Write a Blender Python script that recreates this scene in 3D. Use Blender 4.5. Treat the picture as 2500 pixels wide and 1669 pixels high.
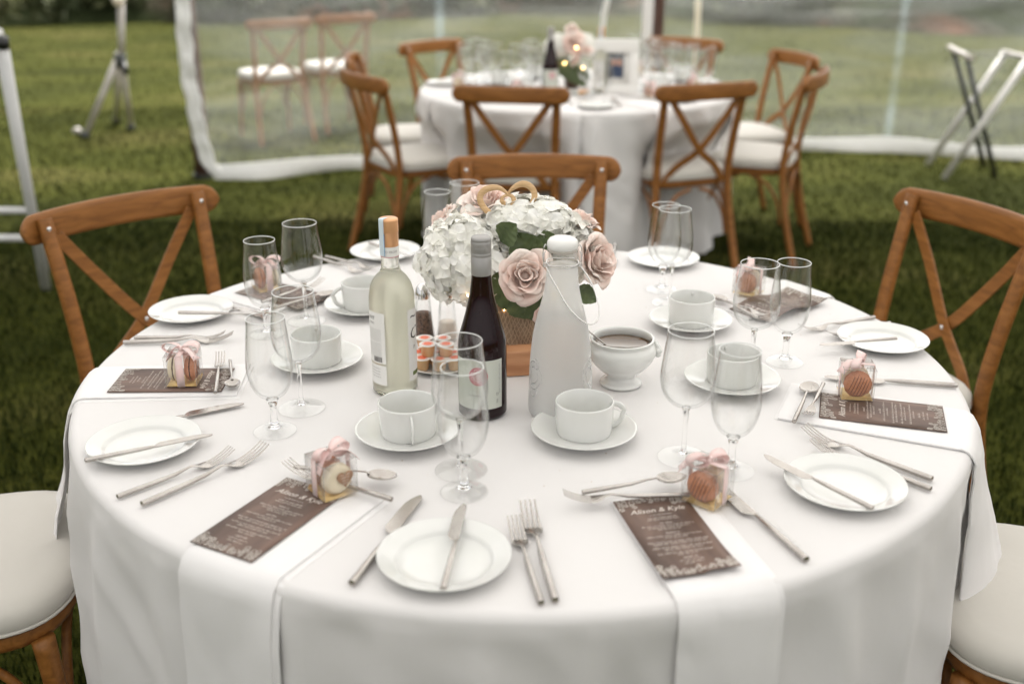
import bpy, bmesh, math, random
import numpy as np
from mathutils import Vector, Matrix, noise

random.seed(7); rng = np.random.default_rng(7)
R_, PI, sin, cos = math.radians, math.pi, math.sin, math.cos
sc = bpy.context.scene
COL = sc.collection
for o in list(bpy.data.objects): bpy.data.objects.remove(o)

# ------------------------------------------------------------ camera, light, exposure
cam_d = bpy.data.cameras.new('camera'); cam = bpy.data.objects.new('camera', cam_d); COL.objects.link(cam)
cam.location = (0, 0, 1.4844); cam.rotation_euler = (R_(90 - 21.25), 0, 0)
cam_d.lens = 37.515; cam_d.sensor_width = 36; cam_d.clip_end = 400; cam_d.clip_start = .05
cam_d.dof.use_dof = True; cam_d.dof.focus_distance = 1.74; cam_d.dof.aperture_fstop = 2.3; cam_d.dof.aperture_blades = 9
sc.camera = cam

SUN_EL, SUN_AZ = 52, 20         # sun behind the far table, slightly right of the view axis
w = bpy.data.worlds.new('World'); sc.world = w; w.use_nodes = True
nt = w.node_tree; nt.nodes.clear()
sky = nt.nodes.new('ShaderNodeTexSky'); sky.sky_type = 'NISHITA'; sky.sun_disc = False
sky.sun_elevation = R_(SUN_EL); sky.sun_rotation = R_(SUN_AZ); sky.air_density = 1.2; sky.dust_density = 4
hs = nt.nodes.new('ShaderNodeHueSaturation'); hs.inputs['Saturation'].default_value = .04
bg = nt.nodes.new('ShaderNodeBackground'); bg.inputs['Strength'].default_value = .05
wo = nt.nodes.new('ShaderNodeOutputWorld')
nt.links.new(sky.outputs[0], hs.inputs['Color']); nt.links.new(hs.outputs[0], bg.inputs[0]); nt.links.new(bg.outputs[0], wo.inputs[0])
sd = bpy.data.lights.new('sun', 'SUN'); sd.energy = 1.5; sd.angle = R_(35); sd.color = (1, .965, .93)
so = bpy.data.objects.new('sun', sd); COL.objects.link(so)
az, el = R_(SUN_AZ), R_(SUN_EL)
sdir = Vector((sin(az) * cos(el), cos(az) * cos(el), sin(el)))
so.rotation_euler = sdir.to_track_quat('Z', 'Y').to_euler(); so.location = (2, 8, 9)
sc.view_settings.view_transform = 'Standard'; sc.view_settings.look = 'None'
sc.view_settings.gamma = 1; sc.view_settings.use_curve_mapping = False
sc.view_settings.exposure = 2.36
sc.cycles.use_denoising = True
sc.cycles.max_bounces = 14; sc.cycles.transmission_bounces = 12; sc.cycles.transparent_max_bounces = 48

# ------------------------------------------------------------ helpers
def mesh(name, V, F, smooth=True):
    m = bpy.data.meshes.new(name); m.from_pydata([tuple(v) for v in V], [], F)
    if smooth: m.polygons.foreach_set('use_smooth', [True] * len(m.polygons))
    m.update(); return m
class MB:
    """collects pieces of ONE mesh"""
    def __init__(s): s.V = []; s.F = []
    def add(s, V, F):
        n = len(s.V); s.V += [tuple(v) for v in V]; s.F += [tuple(i + n for i in f) for f in F]; return s
    def box(s, c, d, rz=0, M=None):
        V = [Vector((x * d[0] / 2, y * d[1] / 2, z * d[2] / 2)) for x in (-1, 1) for y in (-1, 1) for z in (-1, 1)]
        if rz: V = [Matrix.Rotation(rz, 3, 'Z') @ v for v in V]
        if M: V = [M @ v for v in V]
        V = [v + Vector(c) for v in V]
        return s.add(V, [(0, 1, 3, 2), (4, 6, 7, 5), (0, 4, 5, 1), (2, 3, 7, 6), (0, 2, 6, 4), (1, 5, 7, 3)])
    def lathe(s, P, n=40, c=(0, 0, 0), M=None):
        V = []; F = []; idx = []
        for (r, z) in P:
            if r < 1e-6: idx.append([len(V)]); V.append(Vector((0, 0, z)))
            else:
                idx.append(list(range(len(V), len(V) + n)))
                V += [Vector((r * cos(2 * PI * i / n), r * sin(2 * PI * i / n), z)) for i in range(n)]
        for a, b in zip(idx, idx[1:]):
            for i in range(n):
                j = (i + 1) % n
                if len(a) == 1 and len(b) == 1: break
                if len(a) == 1: F.append((a[0], b[j], b[i]))
                elif len(b) == 1: F.append((a[i], a[j], b[0]))
                else: F.append((a[i], a[j], b[j], b[i]))
        if M: V = [M @ v for v in V]
        V = [v + Vector(c) for v in V]
        return s.add(V, F)
    def sweep(s, P, prof, n=8, up=(0, 0, 1), closed=False, cap=True):
        """P points, prof[i]=(half width, half height) elliptical section"""
        P = [Vector(p) for p in P]; V = []; F = []; k = len(P)
        if not isinstance(prof, list): prof = [prof] * k
        U = Vector(up)
        for i, p in enumerate(P):
            if closed: t = P[(i + 1) % k] - P[i - 1]
            else: t = P[min(i + 1, k - 1)] - P[max(i - 1, 0)]
            t.normalize(); a = t.cross(U)
            if a.length < 1e-4: a = t.cross(Vector((0, 1, 0.01)))
            a.normalize(); b = a.cross(t); hw, hh = prof[i] if isinstance(prof[i], tuple) else (prof[i], prof[i])
            V += [p + a * hw * cos(2 * PI * j / n) + b * hh * sin(2 * PI * j / n) for j in range(n)]
        for i in range(k if closed else k - 1):
            q = (i + 1) % k
            for j in range(n):
                l = (j + 1) % n; F.append((i * n + j, i * n + l, q * n + l, q * n + j))
        if cap and not closed:
            F.append(tuple(range(n))[::-1]); F.append(tuple(range((k - 1) * n, k * n)))
        return s.add(V, F)
    def rsweep(s, P, W, H, up=(0, 0, 1)):
        """rectangular section sweep"""
        P = [Vector(p) for p in P]; V = []; F = []; k = len(P); U = Vector(up)
        for i, p in enumerate(P):
            t = P[min(i + 1, k - 1)] - P[max(i - 1, 0)]; t.normalize(); a = t.cross(U); a.normalize(); b = a.cross(t)
            hw = (W[i] if isinstance(W, list) else W) / 2; hh = (H[i] if isinstance(H, list) else H) / 2
            V += [p + a * hw + b * hh, p - a * hw + b * hh, p - a * hw - b * hh, p + a * hw - b * hh]
        for i in range(k - 1):
            for j in range(4):
                l = (j + 1) % 4; F.append((i * 4 + j, i * 4 + l, i * 4 + 4 + l, i * 4 + 4 + j))
        F.append((0, 3, 2, 1)); F.append((4 * k - 4, 4 * k - 3, 4 * k - 2, 4 * k - 1))
        return s.add(V, F)
    def grid(s, fn, nu, nv, wrap=False):
        V = [fn(i / (nu if wrap else nu - 1), j / (nv - 1)) for j in range(nv) for i in range(nu)]; F = []
        for j in range(nv - 1):
            for i in range(nu if wrap else nu - 1):
                k = (i + 1) % nu; F.append((j * nu + i, j * nu + k, j * nu + nu + k, j * nu + nu + i))
        return s.add(V, F)
    def mesh(s, name='mesh', smooth=True): return mesh(name, s.V, s.F, smooth)

def obj(name, m, mat, parent=None, loc=None, rot=None, bevel=0, subsurf=0, solid=0, auto=None, kind=None):
    if isinstance(m, MB): m = m.mesh(name)
    if mat and not m.materials: m.materials.append(mat)
    o = bpy.data.objects.new(name, m); COL.objects.link(o)
    if parent: o.parent = parent
    if loc is not None: o.location = loc
    if rot is not None: o.rotation_euler = rot
    if auto is not None and len(m.polygons):
        try: m.set_sharp_from_angle(angle=R_(auto))
        except Exception: pass
    if solid: k = o.modifiers.new('solid', 'SOLIDIFY'); k.thickness = solid; k.offset = 0
    if bevel: k = o.modifiers.new('bevel', 'BEVEL'); k.width = bevel; k.segments = 2; k.limit_method = 'ANGLE'
    if subsurf: k = o.modifiers.new('sub', 'SUBSURF'); k.levels = subsurf; k.render_levels = subsurf
    if kind: o['kind'] = kind
    return o
def tag(o, label, cat, group=None):
    o['label'] = label; o['category'] = cat
    if group: o['group'] = group
    return o
def thing(name, label, cat, loc=(0, 0, 0), rz=0, group=None):
    o = bpy.data.objects.new(name, None); COL.objects.link(o); o.empty_display_size = .05
    o.location = loc; o.rotation_euler = (0, 0, rz)
    return tag(o, label, cat, group)
def dup(o, loc=None, rz=None, label=None, group=None, parent=None, rot=None):
    kids = list(o.children)
    c = o.copy(); COL.objects.link(c)
    if parent: c.parent = parent
    if loc is not None: c.location = loc
    if rz is not None: c.rotation_euler = (0, 0, rz)
    if rot is not None: c.rotation_euler = rot
    if label: c['label'] = label
    if group: c['group'] = group
    for k in kids: dup(k, parent=c)
    return c

# ------------------------------------------------------------ materials
def mat(name, col, rough=.5, metal=0, **kw):
    m = bpy.data.materials.new(name); m.use_nodes = True
    b = m.node_tree.nodes['Principled BSDF']
    b.inputs['Base Color'].default_value = (*col, 1); b.inputs['Roughness'].default_value = rough; b.inputs['Metallic'].default_value = metal
    for k, v in kw.items(): b.inputs[k.replace('_', ' ')].default_value = v
    return m
def nd(m, t, **kw):
    n = m.node_tree.nodes.new(t)
    for k, v in kw.items():
        if k in n.inputs: n.inputs[k].default_value = v
        else: setattr(n, k, v)
    return n
def vary(m, c1, c2, scale=5, detail=4, stretch=(1, 1, 1), dist=0, coord='Object', lo=.35, hi=.65, c3=None):
    """noise driven base colour"""
    L = m.node_tree.links; tc = nd(m, 'ShaderNodeTexCoord'); mp = nd(m, 'ShaderNodeMapping'); mp.inputs['Scale'].default_value = stretch
    nz = nd(m, 'ShaderNodeTexNoise', Scale=scale, Detail=detail, Distortion=dist); cr = nd(m, 'ShaderNodeValToRGB')
    L.new(tc.outputs[coord], mp.inputs[0]); L.new(mp.outputs[0], nz.inputs['Vector']); L.new(nz.outputs[0], cr.inputs[0])
    cr.color_ramp.elements[0].position = lo; cr.color_ramp.elements[1].position = hi
    cr.color_ramp.elements[0].color = (*c1, 1); cr.color_ramp.elements[1].color = (*c2, 1)
    if c3: e = cr.color_ramp.elements.new((lo + hi) / 2); e.color = (*c3, 1)
    L.new(cr.outputs[0], m.node_tree.nodes['Principled BSDF'].inputs['Base Color']); return cr
def bump(m, scale=200, strength=.2, dist=.001, detail=3, stretch=(1, 1, 1), tex='ShaderNodeTexNoise'):
    L = m.node_tree.links; tc = nd(m, 'ShaderNodeTexCoord'); mp = nd(m, 'ShaderNodeMapping'); mp.inputs['Scale'].default_value = stretch
    nz = nd(m, tex); nz.inputs['Scale'].default_value = scale
    if 'Detail' in nz.inputs: nz.inputs['Detail'].default_value = detail
    bp = nd(m, 'ShaderNodeBump', Strength=strength, Distance=dist)
    L.new(tc.outputs['Object'], mp.inputs[0]); L.new(mp.outputs[0], nz.inputs['Vector']); L.new(nz.outputs[0], bp.inputs['Height'])
    b = m.node_tree.nodes['Principled BSDF']
    if b.inputs['Normal'].is_linked: L.new(b.inputs['Normal'].links[0].from_socket, bp.inputs['Normal'])
    L.new(bp.outputs[0], b.inputs['Normal'])

M = {}
M['wood'] = mat('varnished_wood', (.36, .13, .04), .46, Coat_Weight=.06, Coat_Roughness=.3, Specular_IOR_Level=.35)
vary(M['wood'], (.190, .072, .015), (.295, .120, .028), 8, 8, (1.2, 9, 9), .5, c3=(.245, .096, .020)); bump(M['wood'], 60, .12, .001, 4, (1, 8, 8))
M['cushion'] = mat('cushion_fabric', (.56, .535, .485), .8, Sheen_Weight=.2); bump(M['cushion'], 18, .25, .004, 3); bump(M['cushion'], 900, .1, .0004)
M['steel'] = mat('brushed_steel', (.46, .43, .40), .20, 1); bump(M['steel'], 150, .05, .0004, 2, (1, 12, 12)); vary(M['steel'], (.40, .37, .345), (.52, .49, .46), 25, 3)
M['chrome'] = mat('bright_wire', (.72, .71, .70), .12, 1)
M['porcelain'] = mat('white_porcelain', (.76, .765, .74), .12, Coat_Weight=.5, Coat_Roughness=.04); vary(M['porcelain'], (.69, .695, .665), (.72, .72, .70), 12, 2)
M['cloth'] = mat('white_tablecloth', (.80, .77, .755), .85, Sheen_Weight=.15)
vary(M['cloth'], (.695, .677, .668), (.715, .699, .690), 3, 3); bump(M['cloth'], 4, .5, .008, 5); bump(M['cloth'], 1400, .12, .0004, 1)
M['napkin'] = mat('white_napkin', (.78, .765, .76), .8, Sheen_Weight=.2); bump(M['napkin'], 14, .3, .003, 3); bump(M['napkin'], 1500, .15, .0004, 1)
M['farcloth'] = mat('far_tablecloth', (.78, .76, .745), .85); bump(M['farcloth'], 5, .3, .006, 4); vary(M['farcloth'], (.68, .662, .65), (.70, .686, .674), 3, 3)
M['grass_blade'] = mat('grass_blade', (.06, .10, .02), .7, Specular_IOR_Level=.08)
vary(M['grass_blade'], (.0125, .020, .0026), (.029, .038, .0060), 1.6, 4, c3=(.020, .028, .0036)); M['grass_blade'].node_tree.nodes['Principled BSDF'].inputs['Subsurface Weight'].default_value = 0
M['ground'] = mat('lawn_soil', (.05, .07, .02), .95, Specular_IOR_Level=.05)
cr = vary(M['ground'], (.032, .037, .0055), (.092, .084, .024), .55, 8, (1, 2.2, 1), .4, lo=.32, hi=.72, c3=(.055, .060, .0095)); bump(M['ground'], 30, 1, .03, 6)
M['bank'] = mat('bank_earth', (.06, .05, .03), .95, Specular_IOR_Level=.05)
vary(M['bank'], (.035, .045, .018), (.17, .075, .04), .5, 8, (1, 1, 1.5), .5, lo=.4, hi=.68, c3=(.07, .062, .04)); bump(M['bank'], 4, 1, .2, 8)
M['undergrowth'] = mat('undergrowth_leaf', (.04, .06, .02), .7, Specular_IOR_Level=.1); vary(M['undergrowth'], (.030, .036, .018), (.130, .135, .060), .8, 5, c3=(.065, .074, .034))
M['white_metal'] = mat('white_painted_metal', (.70, .70, .70), .35); vary(M['white_metal'], (.64, .64, .64), (.72, .72, .72), 8)
M['black'] = mat('black_plastic', (.02, .02, .02), .4)
M['alu'] = mat('grey_aluminium', (.36, .34, .31), .4, .1); vary(M['alu'], (.40, .37, .33), (.50, .47, .43), 12)
M['alu_light'] = mat('bright_aluminium', (.56, .55, .52), .35, .2); vary(M['alu_light'], (.50, .49, .46), (.60, .59, .56), 12)
M['darkmetal'] = mat('dark_metal', (.07, .075, .07), .4, .6); vary(M['darkmetal'], (.05, .055, .05), (.09, .095, .09), 12)
M['post'] = mat('dark_wood_post', (.07, .03, .02), .6); vary(M['post'], (.05, .022, .014), (.10, .045, .03), 8, 5, (6, 6, 1))
M['hem'] = mat('white_pvc_hem', (.80, .80, .78), .45); bump(M['hem'], 9, .5, .02, 3)
M['canvas'] = mat('tent_canvas', (.78, .76, .72), .8)
M['pink'] = mat('pink_ribbon', (.90, .56, .54), .38, Sheen_Weight=.5); vary(M['pink'], (.99, .75, .72), (.99, .83, .80), 60); bump(M['pink'], 500, .1, .0003, 1, (1, 1, 8))
M['macaron'] = mat('orange_macaron', (.56, .235, .12), .75); vary(M['macaron'], (.50, .20, .095), (.60, .26, .14), 150); bump(M['macaron'], 700, .25, .0006)
M['macaron_cream'] = mat('cream_macaron', (.80, .70, .52), .75); bump(M['macaron_cream'], 700, .25, .0006)
M['choc'] = mat('chocolate', (.06, .02, .01), .4)
M['gold'] = mat('gold_card', (.75, .52, .20), .35, .5)
M['menu'] = mat('menu_card', (.12, .08, .07), .55)
vary(M['menu'], (.075, .043, .030), (.175, .108, .082), 22, 6, (1.5, .35, 1), .3, c3=(.118, .070, .052))
M['print'] = mat('cream_print', (.70, .63, .57), .7)
M['lace'] = mat('lace_print', (.66, .60, .54), .7)
M['kraft'] = mat('kraft_tag', (.36, .21, .13), .8)
M['wglass'] = mat('white_wine_bottle', (.98, .98, .93), .20, Transmission_Weight=.9, IOR=1.25); bump(M['wglass'], 90, .12, .001, 3)
M['wine'] = mat('white_wine', (.95, .94, .82), .4, Transmission_Weight=.7, IOR=1.2)
M['rglass'] = mat('red_wine_bottle', (.012, .003, .004), .05, Specular_IOR_Level=.32)
M['copper'] = mat('copper_foil', (.74, .40, .20), .34, .45)
M['greycap'] = mat('grey_foil', (.34, .33, .32), .38, .45)
M['paper'] = mat('label_paper', (.80, .79, .76), .6)
M['palegreen'] = mat('pale_green_label', (.54, .56, .50), .6)
M['ink'] = mat('ink', (.06, .055, .05), .6)
M['inkgrey'] = mat('grey_ink', (.28, .27, .26), .6)
M['rosemark'] = mat('dusty_pink_print', (.52, .15, .19), .6)
M['olive'] = mat('olive_green_print', (.13, .17, .05), .6)
M['bluestrip'] = mat('pale_blue_seal', (.62, .72, .78), .6)
M['blueline'] = mat('blue_line', (.05, .25, .50), .6)
M['frost'] = mat('frosted_glass', (.985, .985, .975), .38, Transmission_Weight=.82, IOR=1.2); bump(M['frost'], 500, .35, .0006, 2); bump(M['frost'], 45, .2, .002, 3)
M['ceramic'] = mat('white_ceramic_stopper', (.82, .81, .79), .15)
M['rubber'] = mat('pale_rubber', (.55, .5, .45), .6)
M['gravy'] = mat('brown_sauce', (.085, .045, .015), .08, Coat_Weight=1)
M['burlap'] = mat('burlap', (.50, .37, .26), .9)
M['jar'] = mat('brown_jar', (.10, .055, .035), .5)
M['plank'] = mat('pale_orange_wood', (.55, .27, .13), .5); vary(M['plank'], (.44, .195, .088), (.64, .345, .185), 8, 6, (1, 1, 9), .5, c3=(.56, .275, .135)); bump(M['plank'], 40, .1, .001, 4, (1, 1, 9))
M['ply'] = mat('laser_cut_ply', (.70, .46, .24), .5); vary(M['ply'], (.62, .39, .19), (.76, .52, .29), 30, 5, (1, 1, 10), .3)
M['petal_white'] = mat('hydrangea_petal', (.92, .92, .85), .55, Subsurface_Weight=.35, Subsurface_Radius=(.008, .008, .006)); vary(M['petal_white'], (.97, .96, .89), (.985, .98, .95), 40, 3)
M['petal_core'] = mat('hydrangea_core', (.60, .63, .42), .8); vary(M['petal_core'], (.84, .85, .70), (.92, .92, .82), 90)
M['petal_pink'] = mat('rose_petal', (.86, .60, .54), .5, Subsurface_Weight=.15, Subsurface_Radius=(.005, .003, .003)); vary(M['petal_pink'], (.99, .78, .70), (.99, .90, .84), 28, 3)
M['leaf'] = mat('green_leaf', (.065, .115, .030), .42); vary(M['leaf'], (.055, .085, .028), (.125, .165, .065), 35, 4); bump(M['leaf'], 120, .3, .001)
M['pepper'] = mat('peppercorns', (.10, .05, .03), .8); vary(M['pepper'], (.03, .015, .01), (.20, .11, .07), 260)
M['salt'] = mat('salt', (.78, .70, .62), .8)
M['portion'] = mat('peach_portion_cup', (.80, .50, .26), .4, Subsurface_Weight=.1)
M['foil'] = mat('white_foil_lid', (.84, .80, .76), .35)
M['coral'] = mat('coral_print', (.86, .20, .10), .5)
M['led'] = mat('warm_led', (1, .7, .3), .3, Emission_Color=(1, .62, .25, 1), Emission_Strength=6)
M['wire'] = mat('silver_wire', (.6, .55, .5), .3, 1)
M['photo_dark'] = mat('photo_navy', (.03, .05, .10), .4); M['photo_skin'] = mat('photo_skin', (.50, .27, .20), .4); M['photo_bg'] = mat('photo_back', (.16, .17, .18), .4)
M['frame'] = mat('white_frame', (.80, .79, .76), .5)
M['fallen'] = mat('dry_leaf', (.42, .17, .07), .7)
M['bulb'] = mat('bulb_glass', (.85, .75, .65), .15)

def thin(name, alpha, col, rough, spec=.5):
    """thin clear film: transparent, a little milky, with surface reflections"""
    m = bpy.data.materials.new(name); m.use_nodes = True; t = m.node_tree; t.nodes.clear(); L = t.links
    out = t.nodes.new('ShaderNodeOutputMaterial'); tr = t.nodes.new('ShaderNodeBsdfTransparent'); df = t.nodes.new('ShaderNodeBsdfDiffuse'); gl = t.nodes.new('ShaderNodeBsdfGlossy')
    tl = t.nodes.new('ShaderNodeBsdfTranslucent'); tl.inputs['Color'].default_value = (*col, 1)
    df.inputs['Color'].default_value = (*col, 1); gl.inputs['Roughness'].default_value = rough
    a0 = t.nodes.new('ShaderNodeMixShader'); a0.inputs[0].default_value = .5
    L.new(df.outputs[0], a0.inputs[1]); L.new(tl.outputs[0], a0.inputs[2])
    a = t.nodes.new('ShaderNodeMixShader'); L.new(tr.outputs[0], a.inputs[1]); L.new(a0.outputs[0], a.inputs[2])
    nz = t.nodes.new('ShaderNodeTexNoise'); nz.inputs['Scale'].default_value = 1.4; nz.inputs['Detail'].default_value = 4; nz.inputs['Distortion'].default_value = 1.2
    tc = t.nodes.new('ShaderNodeTexCoord'); mp = t.nodes.new('ShaderNodeMapping'); mp.inputs['Rotation'].default_value = (0, R_(40), 0); mp.inputs['Scale'].default_value = (.5, 1, 2.6)
    L.new(tc.outputs['Object'], mp.inputs[0]); L.new(mp.outputs[0], nz.inputs['Vector'])
    mr = t.nodes.new('ShaderNodeMapRange'); mr.inputs['From Min'].default_value = .35; mr.inputs['From Max'].default_value = .7
    mr.inputs['To Min'].default_value = alpha * .55; mr.inputs['To Max'].default_value = alpha * 1.8
    L.new(nz.outputs[0], mr.inputs[0]); L.new(mr.outputs[0], a.inputs[0])
    fr = t.nodes.new('ShaderNodeLayerWeight'); fr.inputs['Blend'].default_value = .5; pw = t.nodes.new('ShaderNodeMath'); pw.operation = 'POWER'; pw.inputs[1].default_value = 4; L.new(fr.outputs['Facing'], pw.inputs[0]); ad = t.nodes.new('ShaderNodeMath'); ad.inputs[1].default_value = .045; L.new(pw.outputs[0], ad.inputs[0])
    b = t.nodes.new('ShaderNodeMixShader'); ml = t.nodes.new('ShaderNodeMath'); ml.operation = 'MULTIPLY'; ml.inputs[1].default_value = spec
    L.new(ad.outputs[0], ml.inputs[0]); L.new(ml.outputs[0], b.inputs[0]); L.new(a.outputs[0], b.inputs[1]); L.new(gl.outputs[0], b.inputs[2]); L.new(b.outputs[0], out.inputs[0])
    return m
def clear_glass():
    """thin blown glass: light passes almost straight through, rims and grazing walls reflect and tint"""
    m = bpy.data.materials.new('clear_glass'); m.use_nodes = True; t = m.node_tree; t.nodes.clear(); L = t.links
    out = t.nodes.new('ShaderNodeOutputMaterial'); tr = t.nodes.new('ShaderNodeBsdfTransparent'); gl = t.nodes.new('ShaderNodeBsdfGlossy'); gl.inputs['Roughness'].default_value = .015
    lw = t.nodes.new('ShaderNodeLayerWeight'); lw.inputs['Blend'].default_value = .5
    cr = t.nodes.new('ShaderNodeValToRGB'); e = cr.color_ramp.elements; e[0].position = .0; e[0].color = (.998, .999, .998, 1); e[1].position = 1; e[1].color = (.74, .76, .75, 1); k = e.new(.72); k.color = (.985, .988, .986, 1); k = e.new(.90); k.color = (.90, .91, .905, 1)
    L.new(lw.outputs['Facing'], cr.inputs[0]); L.new(cr.outputs[0], tr.inputs['Color'])
    pw = t.nodes.new('ShaderNodeMath'); pw.operation = 'POWER'; pw.inputs[1].default_value = 3; L.new(lw.outputs['Facing'], pw.inputs[0])
    ad = t.nodes.new('ShaderNodeMath'); ad.operation = 'MULTIPLY_ADD'; ad.inputs[1].default_value = .70; ad.inputs[2].default_value = .040; L.new(pw.outputs[0], ad.inputs[0])
    a = t.nodes.new('ShaderNodeMixShader'); L.new(ad.outputs[0], a.inputs[0]); L.new(tr.outputs[0], a.inputs[1]); L.new(gl.outputs[0], a.inputs[2]); L.new(a.outputs[0], out.inputs[0]); return m
M['rim_glint'] = mat('glass_rim_painted_glint', (.92, .93, .92), .08, Alpha=.75)  # near-white, mostly opaque colour stands in for the bright highlight along the rim
M['stemglass'] = mat('solid_glass', (1, 1, 1), .0, Transmission_Weight=1.0, IOR=1.45)
M['glassmat'] = clear_glass()
M['pvc'] = thin('clear_pvc', .12, (.80, .82, .78), .15, .9)
M['seam'] = thin('pvc_seam', .18, (.55, .68, .72), .2, .9)
M['acetate'] = thin('clear_acetate', .02, (.9, .9, .88), .04, .6)
def translucent(m, fac, col):
    t = m.node_tree; L = t.links; b = t.nodes['Principled BSDF']; tl = t.nodes.new('ShaderNodeBsdfTranslucent'); tl.inputs['Color'].default_value = (*col, 1)
    if b.inputs['Base Color'].is_linked: L.new(b.inputs['Base Color'].links[0].from_socket, tl.inputs['Color'])
    mx = t.nodes.new('ShaderNodeMixShader'); mx.inputs[0].default_value = fac; L.new(b.outputs[0], mx.inputs[1]); L.new(tl.outputs[0], mx.inputs[2]); L.new(mx.outputs[0], t.nodes['Material Output'].inputs[0])
    b.inputs['Subsurface Weight'].default_value = 0
translucent(M['petal_white'], .20, (.95, .95, .88)); translucent(M['petal_pink'], .22, (.95, .8, .75)); translucent(M['leaf'], .12, (.1, .15, .04)); translucent(M['pink'], .25, (.98, .75, .72)); translucent(M['frost'], .18, (.98, .98, .97))
# canvas lets some daylight through
t = M['canvas'].node_tree; L = t.links; b = t.nodes['Principled BSDF']; tl = t.nodes.new('ShaderNodeBsdfTranslucent'); tl.inputs['Color'].default_value = (.86, .85, .835, 1)
mx = t.nodes.new('ShaderNodeMixShader'); mx.inputs[0].default_value = .52; L.new(b.outputs[0], mx.inputs[1]); L.new(tl.outputs[0], mx.inputs[2]); L.new(mx.outputs[0], t.nodes['Material Output'].inputs[0])

# ------------------------------------------------------------ layout constants
ZT = .755
TC = Vector((.015, 1.775)); FC = Vector((.31, 5.27)); RT = .76

# ------------------------------------------------------------ setting: ground, lawn, bank
g = MB()
def gz(x, y): return 0.0 if y < 15 else 0
g.grid(lambda u, v: (-150 + 300 * u, -60 + 300 * v, 0), 2, 2)
o = obj('ground', g, M['ground']); o['kind'] = 'structure'
def foot_y(x): return float(np.interp(x, [-30, -9, -4, 0, 3.5, 7, 30], [17.6, 17.6, 18.2, 20.5, 19.0, 16.2, 15.6]))
bk = MB()
def bankf(u, v):
    x = -34 + 68 * u; y = foot_y(x) + 13 * v + .8 * noise.noise((x * .25, 3, 0)) * (1 - v)
    z = -.02 + 4.6 * (v ** .8) * (.85 + .35 * noise.noise((x * .16, y * .2, 1.0))) + (.5 * noise.noise((x * .7, y * .7, 4.0)) + .25 * noise.noise((x * 1.9, y * 1.9, 2.0))) * min(1, v * 3)
    return (x, y, z)
bk.grid(bankf, 150, 34); o = obj('earth_bank', bk, M['bank']); o['kind'] = 'structure'

def blades(n, xs, ys, h0, h1, w0, name_seed, keep=None):
    r = np.random.default_rng(name_seed)
    x = r.uniform(*xs, n); y = r.uniform(*ys, n)
    if keep is not None:
        k = keep(x, y, r); x, y = x[k], y[k]; n = len(x)
    cl = np.array([noise.noise((a * 2.3, b * 2.3, 0)) for a, b in zip(x, y)]) if n < 400000 else np.zeros(n)
    h = r.uniform(h0, h1, n) * (1 + .3 * cl); az = r.uniform(0, 2 * PI, n); ln = r.uniform(.1, .8, n) * h; ww = w0 * r.uniform(.6, 1.2, n)
    wx, wy = -np.sin(az) * ww / 2, np.cos(az) * ww / 2; dx, dy = np.cos(az) * ln, np.sin(az) * ln
    V = np.zeros((n, 5, 3))
    V[:, 0] = np.stack([x - wx, y - wy, 0 * x], 1); V[:, 1] = np.stack([x + wx, y + wy, 0 * x], 1)
    V[:, 2] = np.stack([x + .35 * dx + wx * .8, y + .35 * dy + wy * .8, h * .6], 1); V[:, 3] = np.stack([x + .35 * dx - wx * .8, y + .35 * dy - wy * .8, h * .6], 1)
    V[:, 4] = np.stack([x + dx, y + dy, h * .95], 1)
    return V.reshape(-1, 3)
def notable(x, y, r): return (np.hypot(x - TC.x, y - TC.y) > .72)
near = blades(150000, (-2.6, 3.0), (.9, 5.6), .018, .036, .0042, 1, notable)
mid = blades(60000, (-5.0, 5.5), (5.0, 9.5), .014, .032, .007, 2)
far = blades(16000, (-9, 10.5), (9.5, 20.5), .014, .035, .014, 3)
V = np.concatenate([near, mid, far]); n = len(V) // 5
me = bpy.data.meshes.new('grass'); me.vertices.add(len(V)); me.vertices.foreach_set('co', V.ravel())
idx = (np.arange(n)[:, None] * 5 + np.array([0, 1, 2, 3, 3, 2, 4])[None, :]).ravel()
me.loops.add(len(idx)); me.loops.foreach_set('vertex_index', idx.astype(np.int32))
st = (np.arange(n)[:, None] * 7 + np.array([0, 4])[None, :]).ravel(); tot = np.tile([4, 3], n)
me.polygons.add(2 * n); me.polygons.foreach_set('loop_start', st.astype(np.int32)); me.polygons.foreach_set('loop_total', tot.astype(np.int32))
me.update(calc_edges=True); me.validate()
o = obj('grass', me, M['grass_blade']); tag(o, 'mown green lawn around and beyond the round tables', 'grass'); o['kind'] = 'stuff'

def leafmass(n, fn, s0, s1, seed):
    r = random.Random(seed); V = []; F = []
    for i in range(n):
        p = Vector(fn(r)); s = r.uniform(s0, s1); a = Vector((r.gauss(0, 1), r.gauss(0, 1), r.gauss(0, 1))).normalized(); b = a.orthogonal().normalized()
        b = Matrix.Rotation(r.uniform(0, 2 * PI), 3, a) @ b; c = a.cross(b); k = len(V)
        V += [p - b * s, p + c * s * .5, p + b * s, p - c * s * .5]; F.append((k, k + 1, k + 2, k + 3))
    return MB().add(V, F)
clumps = []
rr = random.Random(5)
for i in range(120):
    x = rr.uniform(-18, 18); y = foot_y(x) + .3 + abs(rr.gauss(0, 1.6)); clumps.append((x, y, rr.uniform(.35, .9) * (1.25 if x > 4 else 1)))
def ug(r):
    c = r.choice(clumps); v = Vector((r.gauss(0, 1), r.gauss(0, 1), r.gauss(0, 1))).normalized() * c[2] * r.uniform(.6, 1.05)
    return (c[0] + v.x * 1.3, c[1] + v.y, max(.02, (c[1] - foot_y(c[0])) * .33 + abs(v.z) * .8))
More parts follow.
